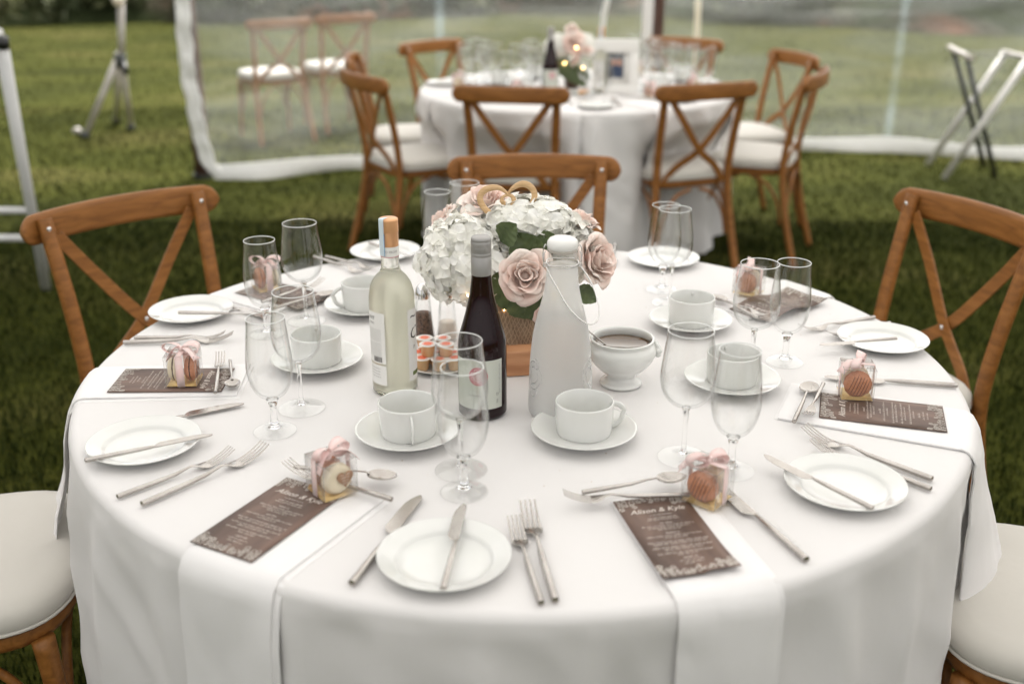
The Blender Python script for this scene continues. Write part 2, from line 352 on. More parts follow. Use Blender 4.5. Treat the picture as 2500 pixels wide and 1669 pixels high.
o = obj('undergrowth', leafmass(26000, ug, .05, .14, 4), M['undergrowth']); tag(o, 'dark tangled undergrowth along the foot of the earth bank', 'undergrowth'); o['kind'] = 'stuff'

# ------------------------------------------------------------ tent: roof, poles, clear side wall
tent = thing('tent_roof', 'pale canvas tent canopy stretched high above the two tables', 'tent', (1.6, 3.6, 2.5))
rf = MB(); rf.grid(lambda u, v: (-4.4 + 9.2 * u, -5.0 + 9.0 * v, .75 * (1 - ((u - .5) * 2) ** 2) * (1 - ((v - .5) * 2) ** 2)), 24, 24)
obj('canopy', rf, M['canvas'], tent)
wall_pts = [(-1.93, 6.60), (-1.55, 6.61), (-1.0, 6.90), (.0, 7.30), (.8, 7.50), (2.2, 7.50), (3.4, 7.22), (4.6, 6.9), (5.8, 6.5)]
def wallp(u):
    k = u * (len(wall_pts) - 1); i = min(int(k), len(wall_pts) - 2); f = k - i
    def cr(a, b, c, d, t): return .5 * (2 * b + (c - a) * t + (2 * a - 5 * b + 4 * c - d) * t * t + (3 * b - a - 3 * c + d) * t ** 3)
    P = [wall_pts[max(0, min(len(wall_pts) - 1, j))] for j in (i - 1, i, i + 1, i + 2)]
    return Vector((cr(*[p[0] for p in P], f), cr(*[p[1] for p in P], f), 0))
pv = thing('clear_side_wall', 'clear plastic tent side wall with a white hem behind the far table', 'tent wall', (0, 0, 0))
def edge_x(z):      # left edge leans and curls in towards its foot
    z0 = [(0.03, -1.82), (.06, -1.85), (.12, -1.89), (.31, -1.925), (.58, -1.952), (.83, -1.956), (1.08, -1.941), (2.4, -1.90)]
    for (a, xa), (b_, xb) in zip(z0, z0[1:]):
        if z <= b_: return xa + (xb - xa) * max(0, (z - a)) / (b_ - a)
    return -1.9
def ripple(x, z): return .03 * noise.noise((x * 1.3, z * .7, 0)) + .012 * noise.noise((x * 5, z * 2, 1)) + .02 * sin((x + z * .8) * 3.1) * .4
def wallf(u, v):
    z = .07 + 2.38 * v; p = wallp(u); ex = edge_x(z)
    if u < .12: p.x += (ex + 1.93) * (1 - u / .12)
    return (p.x, p.y + ripple(p.x, z), z)
pm = MB(); pm.grid(wallf, 110, 30); obj('clear_sheet', pm, M['pvc'], pv)
hb = MB(); hb.grid(lambda u, v: (lambda p, w: (p[0] + (.0 if u > .12 else (-1.82 - p[0]) * (1 - u / .12) * .0), p[1] + .006 * cos(v * 6) - .004 - .05 * v * v * (0.4 + noise.noise((p[0] * 2.2, 0, 0))), .095 * (1 - v) + .012 + .028 * noise.noise((p[0] * 1.7, v * .3, 5)) * (1 - v)))(wallf(u, 0), v), 140, 8)
obj('bottom_hem', hb, M['hem'], pv, solid=.006)
he = MB()
def hef(u, v):
    z = .03 + 2.3 * v; x = edge_x(z); wv = .010 * noise.noise((z * 7, 0, 3)) + .004 * sin(z * 40)
    return (x - .045 + .09 * u + wv + .5 * wv * sin(z * 30), 6.592 + .018 * noise.noise((z * 9, u * 2, 7)) + ripple(x, z) * .3 - .006, z)
he.grid(hef, 6, 120); obj('edge_hem', he, M['hem'], pv, solid=.005)
for sx, sy in ((2.62, 7.45), (-.463, 7.12), (5.0, 6.78)):
    s_ = MB(); s_.grid(lambda u, v: (sx - .028 + .056 * u, sy - .012 + ripple(sx, v * 2.3), .09 + 2.3 * v), 3, 12); obj('welded_seam', s_, M['seam'], pv)
for (x, y, r, lab) in ((-1.955, 6.69, .052, 'dark wooden tent pole at the open left edge of the clear side wall'), (.975, 7.44, .042, 'dark wooden tent pole behind the right end of the far table')):
    p = thing('tent_pole', lab, 'pole', (x, y, 0), 0, 'tent poles')
    obj('shaft', MB().lathe([(0, .015), (r, .015), (r * 1.04, .5), (r, 1.4), (r * .9, 2.45), (0, 2.45)], 20), M['post'], p)
    obj('foot_plate', MB().lathe([(0, 0), (r * 1.25, 0), (r * 1.25, .03), (0, .03)], 20), M['darkmetal'], p, auto=40)
# hanging fabric strips
def strip(name, P, wd, matl, lab, cat, group=None):
    m_ = MB(); P = [Vector(p) for p in P]
    m_.rsweep(P, wd, .006, up=(0, 1, 0)); return tag(obj(name, m_, matl, bevel=.001), lab, cat, group)
strip('tie_strap', [(.60, 7.38, .76), (.61, 7.38, .95), (.645, 7.37, 1.1), (.69, 7.38, 1.6), (.74, 7.38, 2.4)], .035, M['hem'], 'slanting white tie strap behind the flowers of the far table', 'strap')
strip('hanging_drape', [(.893, 7.35, .6), (.896, 7.34, .9), (.90, 7.35, 1.3), (.90, 7.36, 2.5)], .07, M['napkin'], 'white drape gathered against the dark pole behind the far table', 'drape')
strip('marker_post', [(1.43, 8.5, -.02), (1.42, 8.5, .7), (1.41, 8.5, 1.4)], .045, M['macaron_cream'], 'pale stake standing on the lawn outside the clear wall', 'stake')

# ------------------------------------------------------------ tablecloths
def make_cloth_r(seed, pleats, base_amp):
    def f(th, d):
        """radius of the hanging cloth at angle th and drop d below the table edge"""
        if d <= 0: return RT
        a = 1 - math.exp(-d / .13)
        s_ = 0
        for (t0, wd, am) in pleats:
            q = (th - t0 + PI) % (2 * PI) - PI; k = q / (wd * (.45 + .8 * a))
            s_ += 1.25 * am * math.exp(-abs(k) ** 1.7)
        n1 = noise.noise((cos(th) * 3.2 + seed, sin(th) * 3.2, d * .5)); n2 = noise.noise((cos(th) * 8 + seed, sin(th) * 8, d * .8 + 4))
        return RT + .002 - .006 * a + .72 * a * (base_amp * (n1 * .8 + .35 * n2) + s_) + min(1, d / .035) * (.0040 * noise.noise((th * 8 + d * 5, d * 7 - th * 2, seed)) + .0022 * (1 - abs(noise.noise((th * 7 - d * 7, d * 4 + th, seed + 3))) * 5))
    return f
D_ = R_
crm = make_cloth_r(2.0, [(D_(-152), .05, .028), (D_(-140), .06, .032), (D_(-128), .045, .024), (D_(-112), .022, .020), (D_(-103), .028, .020), (D_(-94), .035, .018), (D_(-84), .03, .022), (D_(-58), .05, .026), (D_(-47), .05, .024), (D_(-36), .05, .030), (D_(-24), .04, .02), (D_(-165), .04, .02),
                         (D_(20), .06, .03), (D_(50), .06, .03), (D_(80), .06, .03), (D_(110), .06, .03), (D_(140), .06, .03)], .040)
crf0 = make_cloth_r(9.0, [(R_(a), .075, .065) for a in (-172, -150, -128, -108, -88, -66, -44, -20, 5, 30, 60, 90, 120, 150)], .02)
def crf(th, d):
    """the tucked in chair seats push the far cloth inwards"""
    k = min(1, max(0, (d - .05) / .17)); k = k * k * (3 - 2 * k); q = 0
    for a, wd, am in ((-116, .34, .23), (-49.5, .34, .23), (-160, .26, .12), (-15, .26, .10)):
        e = (th - R_(a) + PI) % (2 * PI) - PI; q = max(q, am * math.exp(-(e / wd) ** 4))
    return crf0(th, d) - k * q
RHO = .016
def bridged(fr):
    def f(th, d): return .5 * max(fr(th + a, d + b) for a in (-.05, -.025, 0, .025, .05) for b in (-.012, 0, .012)) + .5 * max(fr(th + a, max(0, d + b)) for a in (-.02, 0, .02) for b in (-.02, .02, 0)) + .001
    return f
def cloth_mesh(fr, n=420, top=True, bottom=.735):
    V = []; F = []; rings = []
    if top:
        for k in range(0, 12): rings.append(('t', (RT - RHO) * k / 12 if k else 0))
    for k in range(7): rings.append(('e', k / 6 * PI / 2))
    for k in range(1, 46): rings.append(('h', RHO + (bottom - RHO) * (k / 45) ** 1.15))
    prev = None
    for kind, val in rings:
        ring = []
        if kind == 't' and val == 0: V.append((0, 0, 0)); ring = [0]
        else:
            for i in range(n):
                th = 2 * PI * i / n
                if kind == 't': r, z = val, 0
                elif kind == 'e': r, z = RT - RHO + RHO * sin(val), -RHO * (1 - cos(val))
                else: r, z = fr(th, val - RHO) + .0, -val
                if kind == 't': z = .0007 * noise.noise((r * cos(th) * 6, r * sin(th) * 6, 0)) if val < RT - .05 else 0
                ring.append(len(V)); V.append((r * cos(th), r * sin(th), z))
        if prev is not None:
            if len(prev) == 1:
                for i in range(n): F.append((prev[0], ring[i], ring[(i + 1) % n]))
            else:
                for i in range(n): F.append((prev[i], ring[i], ring[(i + 1) % n], prev[(i + 1) % n]))
        prev = ring
    return mesh('tablecloth', V, F)
o = obj('tablecloth', cloth_mesh(crm), M['cloth'], loc=(TC.x, TC.y, ZT)); tag(o, 'white cloth draped over the large round table in front', 'tablecloth')
o = obj('tablecloth', cloth_mesh(crf, 300), M['farcloth'], loc=(FC.x, FC.y, ZT)); tag(o, 'white cloth hanging in folds from the smaller far round table', 'tablecloth')

# ------------------------------------------------------------ napkins draped over the table edge
def napkin_mesh(p0, ang, width, hang, fr=crm, C=TC, th=.0045, base=.0015, seed=0, slope=0.0, taper=0.0, flare=0.0, twist=0.0):
    """folded strip from p0 outwards along ang, over the edge, hanging 'hang' metres"""
    p0 = Vector(p0) - C; d = Vector((cos(ang), sin(ang))); nn = Vector((-d.y, d.x)); NU, NV = 15, 70
    V = []; F = []
    rho = RHO; fr = bridged(fr)
    def edge_s(q0):
        b = q0.dot(d); c = q0.dot(q0) - (RT - rho) ** 2; return -b + math.sqrt(max(b * b - c, 0))
    L0 = max(edge_s(p0 + nn * (width * u)) for u in (-.5, 0, .5)) 
    for side in (0, 1):
        for j in range(NV + 1):
            for i in range(NU + 1):
                u = i / NU - .5; s_tot = L0 + hang; s = s_tot * (j / NV); q0 = p0 + nn * (u * width * (1 + taper * s)); se = edge_s(q0)
                hgt = base + (th if side == 0 else 0)
                edge_round = max(0, abs(u) * 2 - .93) / .07
                if side == 0: hgt -= th * .45 * edge_round ** 2
                wob = .0012 * noise.noise((q0.x * 20 + s * 4, u * 8, seed)) + .0008 * noise.noise((s * 60, u * 20, seed))
                if s <= se:
                    q = q0 + d * s; z = hgt + max(0, wob); V.append((q.x, q.y, z))
                else:
                    o_ = s - se; e = q0 + d * se; tt = math.atan2(e.y, e.x); er = Vector((cos(tt), sin(tt)))
                    arc = rho * PI / 2
                    if o_ < arc:
                        a = o_ / rho; r = RT - rho + (rho + hgt) * sin(a); z = -rho + (rho + hgt) * cos(a)
                        r2 = r
                    else:
                        dd = o_ - arc + slope * u * width; r2 = fr(tt, dd) + hgt + .0012 * min(1, dd * 12) + flare * max(0, dd) * (1 + twist * u) + abs(wob); z = -rho - (o_ - arc)
                    tang = tt
                    V.append((r2 * cos(tang), r2 * sin(tang), z))
    n1 = (NU + 1) * (NV + 1)
    for j in range(NV):
        for i in range(NU):
            a = j * (NU + 1) + i; q = (a, a + 1, a + NU + 2, a + NU + 1); F.append(q); F.append(tuple(k + n1 for k in q[::-1]))
    for j in range(NV):
        for i, f in ((0, 1), (NU, 0)):
            a = j * (NU + 1) + i; q = (a, a + NU + 1, a + NU + 1 + n1, a + n1); F.append(q if f else q[::-1])
    for i in range(NU):
        for j, f in ((0, 0), (NV, 1)):
            a = j * (NU + 1) + i; q = (a, a + 1, a + 1 + n1, a + n1); F.append(q[::-1] if f == 0 else q)
    return mesh('napkin', V, F)
def napkin(p0, angd, width, hang, lab, group='folded napkins draped over the table edge', fr=crm, C=TC, th=.0045, seed=0, **k):
    t = thing('napkin', lab, 'napkin', (C.x, C.y, ZT), 0, group)
    m_ = napkin_mesh(p0, R_(angd), width, hang, fr, C, th, seed=seed, **k); obj('upper_layer', m_, M['napkin'], t, auto=60)
    m2 = napkin_mesh(Vector(p0) - Vector((cos(R_(angd)), sin(R_(angd)))) * .006 + Vector((-sin(R_(angd)), cos(R_(angd)))) * .004, R_(angd + .4), width * 1.05, hang - .015, fr, C, .0018, base=-.0006, seed=seed + 3, **k)
    obj('under_fold', m2, M['napkin'], t, auto=60); return t
napkin((-.235, 1.315), -119, .145, .74, 'white napkin under the front left menu card, falling to the bottom of the picture', seed=1)
napkin((.196, 1.285), -76, .128, .74, 'white napkin under the front right menu card, falling over the near table edge', seed=2)
napkin((-.462, 1.690), -177, .135, .275, 'white napkin under the far left menu card, its end on the left seat', seed=3, flare=.27, twist=-.8)
napkin((.452, 1.603), -24, .150, .34, 'white napkin under the far right menu card, hanging over the right table edge', seed=4, flare=.17, twist=1.7)
napkin((-.44, 2.08), 145, .135, .30, 'white napkin under the back left menu card behind the tall glasses', seed=5)
napkin((.43, 2.045), 35, .135, .30, 'white napkin under the back right menu card with the rumpled card', seed=6)

# ------------------------------------------------------------ menu cards
def text_mesh(body, size, shear=0, sx=1.0, bold=0):
    c = bpy.data.curves.new('t', 'FONT'); c.body = body; c.size = size; c.align_x = 'CENTER'; c.align_y = 'CENTER'; c.shear = shear; c.resolution_u = 2; c.offset = bold
    o_ = bpy.data.objects.new('t', c); COL.objects.link(o_); bpy.context.view_layer.update()
    me_ = bpy.data.meshes.new_from_object(o_, depsgraph=bpy.context.evaluated_depsgraph_get())
    bpy.data.objects.remove(o_); bpy.data.curves.remove(c)
    if sx != 1: me_.transform(Matrix.Diagonal((sx, 1, 1, 1)))
    return me_
def squiggle(mb, x0, y, wd, h, r, z=0):
    """an illegibly small line of script: strings of little strokes"""
    x = x0 - wd / 2
    while x < x0 + wd / 2:
        n = r.randint(3, 8)
        for k in range(n):
            if x > x0 + wd / 2: break
            hh = h * r.choice((.55, .6, .6, 1, .9)); lw = h * .16
            mb.add([(x, y, z), (x + lw, y, z), (x + lw * 2, y + hh, z), (x + lw, y + hh, z)], [(0, 1, 2, 3)])
            mb.add([(x, y, z), (x + h * .4, y, z), (x + h * .4, y + lw, z), (x, y + lw, z)], [(0, 1, 2, 3)]); x += h * .46
        x += h * .5
def ringflat(mb, cx, cy, r0, r1, n=14, z=0, a0=0, a1=2 * PI):
    V = []; F = []
    for i in range(n + 1):
        a = a0 + (a1 - a0) * i / n; V += [(cx + r0 * cos(a), cy + r0 * sin(a), z), (cx + r1 * cos(a), cy + r1 * sin(a), z)]
    for i in range(n): F.append((2 * i, 2 * i + 1, 2 * i + 3, 2 * i + 2))
    mb.add(V, F)
def lace(mb, W, H, seed, ends=(1, -1)):
    r = random.Random(seed)
    for end in ends:
        for k in range(11):
            x = -W / 2 + W * (k + .5) / 11; side = abs(x) / (W / 2); dep = .006 + .017 * side ** 2 + (.007 if k in (2, 8, 5) else 0)
            y = end * (H / 2 - .0015)
            yy = 0
            while yy < dep:
                rad = r.uniform(.0022, .0042); cx = max(-W / 2 + rad, min(W / 2 - rad, x + r.uniform(-.002, .002))); cy = y - end * (yy + rad)
                ringflat(mb, cx, cy, rad * .72, rad, 12)
                if r.random() < .7: ringflat(mb, cx, cy, rad * .3, rad * .5, 10)
                for q in range(6):
                    a = q * PI / 3 + r.random(); ringflat(mb, cx + rad * 1.05 * cos(a) * .9, cy + rad * .95 * sin(a), .0003, .0008, 6)
                yy += rad * 1.7
def menu(cx, cy, rz, lab, seed, curl=0, wave=0, drop=0, z=ZT + .0086):
    t = thing('menu_card', lab, 'menu card', (cx, cy, z), R_(rz), 'menu cards on the napkins')
    W, H = .100, .190
    def bend(m_):
        for v in m_.vertices:
            x, y = v.co.x, v.co.y; v.co.z += wave * (sin(y * 42 + .6) + .5) * .5 + wave * .3 * abs(x) / .05 + curl * max(0, (-y - .02) / .075) ** 2 * (1 if x > 0 else .35)
        m_.update(); return m_
    cb = MB()
    cb.grid(lambda u, v: (-W / 2 + W * u, -H / 2 + H * v, 0), 9, 19)
    c_ = obj('card', bend(cb.mesh('card')), M['menu'], t, solid=.0009); c_.modifiers['solid'].offset = -1
    r = random.Random(seed); mb = MB()
    hd = text_mesh('Alison & Kyle', .0145, .35, .95, .0001); hd.transform(Matrix.Translation((0, .060, .0005))); hd.materials.clear()
    obj('printed_names', bend(hd), M['print'], t)
    for (y, wd, h) in [(.0475, .030, .0022), (.040, .040, .0030), (.0355, .044, .0026), (.026, .016, .0036), (.0205, .070, .0030), (.0155, .056, .0030), (.0110, .032, .0030), (.0015, .018, .0036), (-.0045, .074, .0030), (-.0095, .030, .0030),
                       (-.0180, .080, .0032), (-.0230, .070, .0032), (-.0310, .078, .0032), (-.0360, .050, .0032), (-.0440, .074, .0032), (-.0490, .026, .0032), (-.0580, .018, .0038), (-.0640, .030, .0030), (-.0700, .024, .0030)]:
        squiggle(mb, 0, y, wd, h, r, .0005)
    obj('printed_lines', bend(mb.mesh('lines', False)), M['print'], t)
    for en in (1, -1):
        lb = MB(); lace(lb, W, H, seed + en, (en,)); lm = lb.mesh('lace', False); lm.transform(Matrix.Translation((0, 0, .0005))); obj('lace_border', bend(lm), M['lace'], t)
    return t
menu(-.317, 1.222, -28, 'brown menu card with lace print on the front left napkin, beside a heart tagged box', 1)
menu(.206, 1.180, 13, 'brown menu card on the front right napkin, its near corner curling over the edge', 2, curl=.006)
menu(-.580, 1.676, -89, 'brown menu card on the far left napkin beneath the bow tied box and dessert fork', 3)
menu(.590, 1.548, 73.5, 'brown menu card on the far right napkin, lettering turned sideways', 4)
menu(-.480, 2.130, -125+180-0, 'brown menu card on the back left napkin, seen through the tall glasses', 5)
menu(.545, 2.062, 130, 'wavy brown menu card on the back right napkin behind two glasses', 6, wave=.010)
bpy.data.objects['menu_card.004'].rotation_euler.z = R_(145 + 90)

# ------------------------------------------------------------ cutlery: local +x runs from the handle end to the tip, z up
def fork_mesh(L, small=False):
    k = L / .205; m = MB(); P = []; W = []
    for (x, hw, hh, z) in [(0, .0010, .0010, .0050), (.0012, .0046, .0042, .0050), (.03, .0047, .0042, .0052), (.075, .0044, .0038, .0056), (.100, .0038, .0030, .0064), (.116, .0026, .0020, .0090), (.128, .0026, .0016, .0105), (.136, .0040, .0013, .0088), (.143, .0090, .0012, .0056), (.152, .0118, .0011, .0034), (.160, .0122, .0010, .0030)]:
        P.append((x * k, 0, z * k)); W.append((hw * k, hh * k))
    m.sweep(P, W, 10, cap=True)
    for i in range(4):
        y = (-.0092 + .00613 * i) * k; Q = []; w_ = []
        for q in range(8):
            f = q / 7; x = (.158 + .047 * f) * k; z = (.0030 + .0002 * q + .0135 * f ** 2.0) * k; Q.append((x, y * (1 + .02 * f), z)); w_.append(((.00195 - .0008 * f) * k, (.0011 - .0004 * f) * k))
        m.sweep(Q, w_, 6)
    return m.mesh('fork')
def spoon_mesh(L):
    k = L / .16; m = MB(); P = []; W = []
    for (x, hw, hh, z) in [(0, .001, .001, .004), (.001, .0038, .0036, .004), (.03, .0038, .0034, .0044), (.075, .0030, .0026, .0056), (.098, .0020, .0016, .0085), (.110, .0019, .0014, .0088), (.118, .0028, .0010, .0070)]:
        P.append((x * k, 0, z * k)); W.append((hw * k, hh * k))
    m.sweep(P, W, 10)
    def bowl(u, v, off=0):
        a = 2 * PI * u; r = v; ex = .1365 + .0225 * r * cos(a); ey = .0158 * r * sin(a) * (1 - .12 * cos(a)); dz = .0010 + .0062 * (r ** 2) + off + .0010 * (1 - cos(a)) * 0
        return (ex * k, ey * k, dz * k)
    m.grid(lambda u, v: bowl(u, v), 24, 7, wrap=True); 
    n = len(m.V); m.grid(lambda u, v: bowl(u, v, -.0009), 24, 7, wrap=True)
    m.grid(lambda u, v: bowl(u, 1, -.0009 * v), 24, 2, wrap=True)
    return m.mesh('spoon')
def knife_parts(L, bw=.0195):
    k = L / .22; h = MB(); b = MB()
    h.sweep([(0, 0, .0048 * k), (.0012 * k, 0, .0048 * k), (.04 * k, 0, .0050 * k), (.09 * k, 0, .0050 * k), (.112 * k, 0, .0050 * k), (.120 * k, 0, .0050 * k)], [(.001, .001), (.0050 * k, .0044 * k), (.0050 * k, .0042 * k), (.0045 * k, .0038 * k), (.0034 * k, .0028 * k), (.0026 * k, .0016 * k)], 10)
    top = []; bot = []; N = 18
    for i in range(N + 1):
        f = i / N; x = (.118 + .102 * f) * k
        up = .0038 + (bw - .0075) * min(1, (f / .12)) ** .6 if f < .12 else (bw - .0038) - (.0105 * max(0, (f - .62) / .38) ** 2.2)
        lo = -.0038 * (1 - .25 * f) 
        if f > .9: lo += .0045 * ((f - .9) / .1) ** 2
        top.append((x, (up if f < .12 else up) * k)); bot.append((x, lo * k))
    V = []; F = []
    for s in (1, -1):
        for (x, y), (x2, y2) in zip(top, bot):
            V += [(x, y, .0050 * k + s * .00025), (x, (y + y2) / 2 * .6 + y2 * .4, .0050 * k + s * .0007), (x2, y2, .0050 * k + s * .0008)]
    n = 3 * (N + 1)
    for i in range(N):
        a = 3 * i
        for q in (0, 1): F.append((a + q, a + q + 1, a + q + 4, a + q + 3)); F.append((n + a + q, n + a + q + 3, n + a + q + 4, n + a + q + 1))
        F.append((a, a + 3, n + a + 3, n + a)); F.append((a + 2, n + a + 2, n + a + 5, a + 5))
    F.append((0, n, n + 1, 1)); F.append((1, n + 1, n + 2, 2)); e = 3 * N; F.append((e, e + 1, n + e + 1, n + e)); F.append((e + 1, e + 2, n + e + 2, n + e + 1))
    b.add(V, F); return h.mesh('handle'), b.mesh('blade')
mesh_cache = {}
def cutlery(kind, tail, angd, L, lab, z=0, tilt=0, roll=0, C=None):
    key = (kind, round(L, 3)); names = {'fork': 'dinner_fork', 'dfork': 'dessert_fork', 'spoon': 'teaspoon', 'knife': 'table_knife', 'butter': 'butter_knife'}
    grp = {'fork': 'dinner forks', 'dfork': 'dessert forks', 'spoon': 'teaspoons', 'knife': 'table knives', 'butter': 'butter knives on the side plates'}[kind]
    if key not in mesh_cache:
        mesh_cache[key] = fork_mesh(L) if 'fork' in kind else spoon_mesh(L) if kind == 'spoon' else knife_parts(L, .0195 if kind == 'knife' else .0185)
    z += .0016 if z > .006 and kind != 'butter' else 0
    m = mesh_cache[key]; loc = (tail[0], tail[1], ZT + .0012 + z); rot = (R_(roll), R_(-tilt), R_(angd))
    if kind in ('knife', 'butter'):
        t = thing(names[kind], lab, 'knife', loc, 0, grp); t.rotation_euler = rot
        obj('handle', m[0], M['steel'], t, auto=50); obj('blade', m[1], M['steel'], t, auto=30); return t
    o_ = obj(names[kind], m, M['steel'], loc=loc, rot=rot, auto=50); return tag(o_, lab, 'spoon' if kind == 'spoon' else 'fork', grp)
PL = .0165  # height of a plate rim
cutlery('knife', (-.190, 1.072), 72, .220, 'table knife lying alone between the front left menu and the nearest side plate')
cutlery('butter', (-.080, 1.048), 84, .185, 'butter knife lying up and down across the nearest side plate', z=.0095, tilt=2.3)
cutlery('fork', (.050, 1.037), 98, .212, 'taller of two forks right of the nearest side plate')
cutlery('fork', (.034, 1.033), 100, .182, 'shorter of two forks right of the nearest side plate, tucked against its rim')
cutlery('knife', (.362, 1.123), 110, .215, 'table knife right of the front right menu card, tip behind the bow tied box')
cutlery('spoon', (.094, 1.268), 17, .155, 'teaspoon across the top of the front right menu card', z=.012)
cutlery('dfork', (.240, 1.268), -176, .172, 'dessert fork across the top of the front right menu card, tines to the left', z=.0085)
cutlery('butter', (.476, 1.230), 128, .182, 'butter knife slanting over the side plate at the front right', z=.0105, tilt=2)
cutlery('fork', (.592, 1.328), 134, .208, 'fork nearer the right edge behind the front right side plate')
cutlery('fork', (.580, 1.300), 134, .188, 'fork tucked behind the rim of the front right side plate', z=.0)
cutlery('spoon', (.438, 1.500), 66, .165, 'teaspoon bowl upwards at the inner end of the far right menu card', z=.0065)
cutlery('dfork', (.524, 1.648), -115, .155, 'dessert fork, tines to the viewer, on the inner end of the far right menu card', z=.0075)
cutlery('knife', (.755, 1.657), 169, .219, 'table knife behind the bow tied box on the far right napkin')
cutlery('butter', (.715, 1.850), -166, .160, 'butter knife across the side plate near the right table edge', z=.0125, tilt=1)
cutlery('fork', (.722, 1.997), -155, .185, 'fork furthest back near the right table edge')
cutlery('fork', (.743, 1.967), -152, .165, 'fork just behind the side plate near the right table edge')
cutlery('spoon', (.482, 1.965), 115, .150, 'teaspoon behind the cup at the back right', z=.009)
cutlery('dfork', (.420, 2.085), -55, .150, 'dessert fork seen through the wine glass at the back right', z=.011)
cutlery('fork', (.252, 2.525), -97, .180, 'single fork at the far side behind the carafe')
cutlery('fork', (-.466, 2.412), -43, .200, 'longer of two forks at the far left side of the table')
cutlery('fork', (-.440, 2.418), -37, .172, 'shorter of two forks at the far left side of the table')
cutlery('butter', (-.345, 2.492), -49, .170, 'butter knife on the side plate behind the white wine bottle', z=.0125, tilt=1)
cutlery('dfork', (-.511, 2.057), 52, .170, 'dessert fork across the back left menu card, tines to the right', z=.0095)
cutlery('spoon', (-.480, 2.020), 44, .150, 'teaspoon across the back left menu card', z=.0095)
cutlery('knife', (-.657, 2.126), -39, .222, 'table knife beside the back left napkin, behind the side plate')
cutlery('butter', (-.661, 1.990), -4, .190, 'butter knife over the right rim of the back left side plate', z=.0125, tilt=.5)
cutlery('fork', (-.727, 1.858), 5, .203, 'nearer of two forks lying level at the left table edge')
cutlery('fork', (-.715, 1.884), 1, .172, 'further of two forks lying level at the left table edge')
cutlery('dfork', (-.488, 1.605), 101, .160, 'dessert fork standing up the picture beside the left bow tied box', z=.0095)
cutlery('spoon', (-.500, 1.752), -74, .130, 'teaspoon with its bowl to the viewer on the left napkin', z=.0075)
cutlery('knife', (-.616, 1.483), 29, .206, 'table knife partly under the left side plate, blade edge on', z=.0, roll=0)
cutlery('butter', (-.612, 1.362), 27, .182, 'butter knife slanting across the left side plate', z=.0125, tilt=0)
cutlery('fork', (-.539, 1.279), 45, .180, 'shorter of two forks in front of the left side plate')
cutlery('fork', (-.499, 1.258), 50, .208, 'longer of two forks in front of the left side plate')
cutlery('dfork', (-.160, 1.254), 150, .185, 'dessert fork behind the heart tagged box, tines to the left', z=.0085)
cutlery('spoon', (-.310, 1.345), -12, .155, 'teaspoon behind the heart tagged box, bowl to the right', z=.010)

# ------------------------------------------------------------ crockery
def plate_mesh():
    P = [(0, .0030), (.040, .0030), (.0555, .0034), (.0580, .0050), (.0600, .0082), (.0640, .0100), (.0760, .0138), (.0815, .0158), (.0825, .0164), (.0828, .0158), (.0820, .0146), (.0700, .0096), (.0600, .0052), (.0520, .0012), (.0500, .0002), (.0470, .0002), (.0450, .0014), (0, .0014)]
    return MB().lathe(P, 72).mesh('side_plate')
pm_ = plate_mesh()
for x, y, lab in ((-.083, 1.124, 'white side plate nearest the viewer, holding a knife lying up and down'), (-.550, 1.434, 'white side plate at the left with two forks in front of it'), (-.644, 2.021, 'white side plate at the back left beside the left chair'),
                  (-.301, 2.440, 'white side plate behind the neck of the white wine bottle'), (.352, 2.382, 'white side plate behind the pair of glasses at the back right'), (.693, 1.862, 'white side plate near the right chair and table edge'), (.461, 1.306, 'white side plate at the front right with two forks behind it')):
    tag(obj('side_plate', pm_, M['porcelain'], loc=(x, y, ZT + .0006), rot=(0, 0, random.random())), lab, 'plate', 'white side plates')
sauc = MB().lathe([(0, .0040), (.028, .0040), (.0310, .0048), (.0325, .0070), (.0350, .0084), (.0600, .0145), (.0770, .0190), (.0805, .0200), (.0812, .0193), (.0790, .0176), (.0600, .0112), (.0400, .0040), (.0360, .0003), (.0330, .0003), (.0320, .0016), (0, .0016)], 64).mesh('saucer')
cupm = MB().lathe([(0, .0045), (.034, .0046), (.0385, .0065), (.0400, .011), (.0415, .03), (.0422, .0565), (.0432, .0580), (.0445, .0572), (.0448, .0550), (.0440, .030), (.0425, .0090), (.0405, .0030), (.0370, .0010), (.0300, .0006), (0, .0016)], 64).mesh('cup')
hm = MB(); hp = []
for i in range(13):
    a = PI * (-.5 + i / 12); hp.append((.0405 + .024 * cos(a) * (1.0 if a > 0 else .85), 0, .0300 + .0195 * sin(a)))
hp[0] = (.0405, 0, .0125); hm.sweep(hp, [(.0042, .0022)] * 13, 10, up=(0, 1, 0)); handm = hm.mesh('handle')
cups = [(-.158, 1.469, -78, 'white teacup in front of the white wine bottle, handle towards the viewer'), (.110, 1.472, 12, 'white teacup in front of the carafe, handle to the right'), (-.346, 1.758, 100, 'white teacup left of the white wine bottle, behind the tall glasses'),
        (-.300, 2.050, 200, 'white teacup partly behind the white wine bottle, handle to the left'), (.349, 1.958, 80, 'white teacup at the back right behind the sauce bowl'), (.374, 1.668, 100, 'white teacup seen through the short water glass at the right')]
for x, y, a, lab in cups:
    tag(obj('saucer', sauc, M['porcelain'], loc=(x, y, ZT + .0006)), lab.replace('white teacup', 'white saucer under the teacup').split(', handle')[0], 'saucer', 'white saucers')
    c = thing('teacup', lab, 'cup', (x, y, ZT + .0048), R_(a), 'white teacups'); obj('bowl', cupm, M['porcelain'], c); obj('handle', handm, M['porcelain'], c)

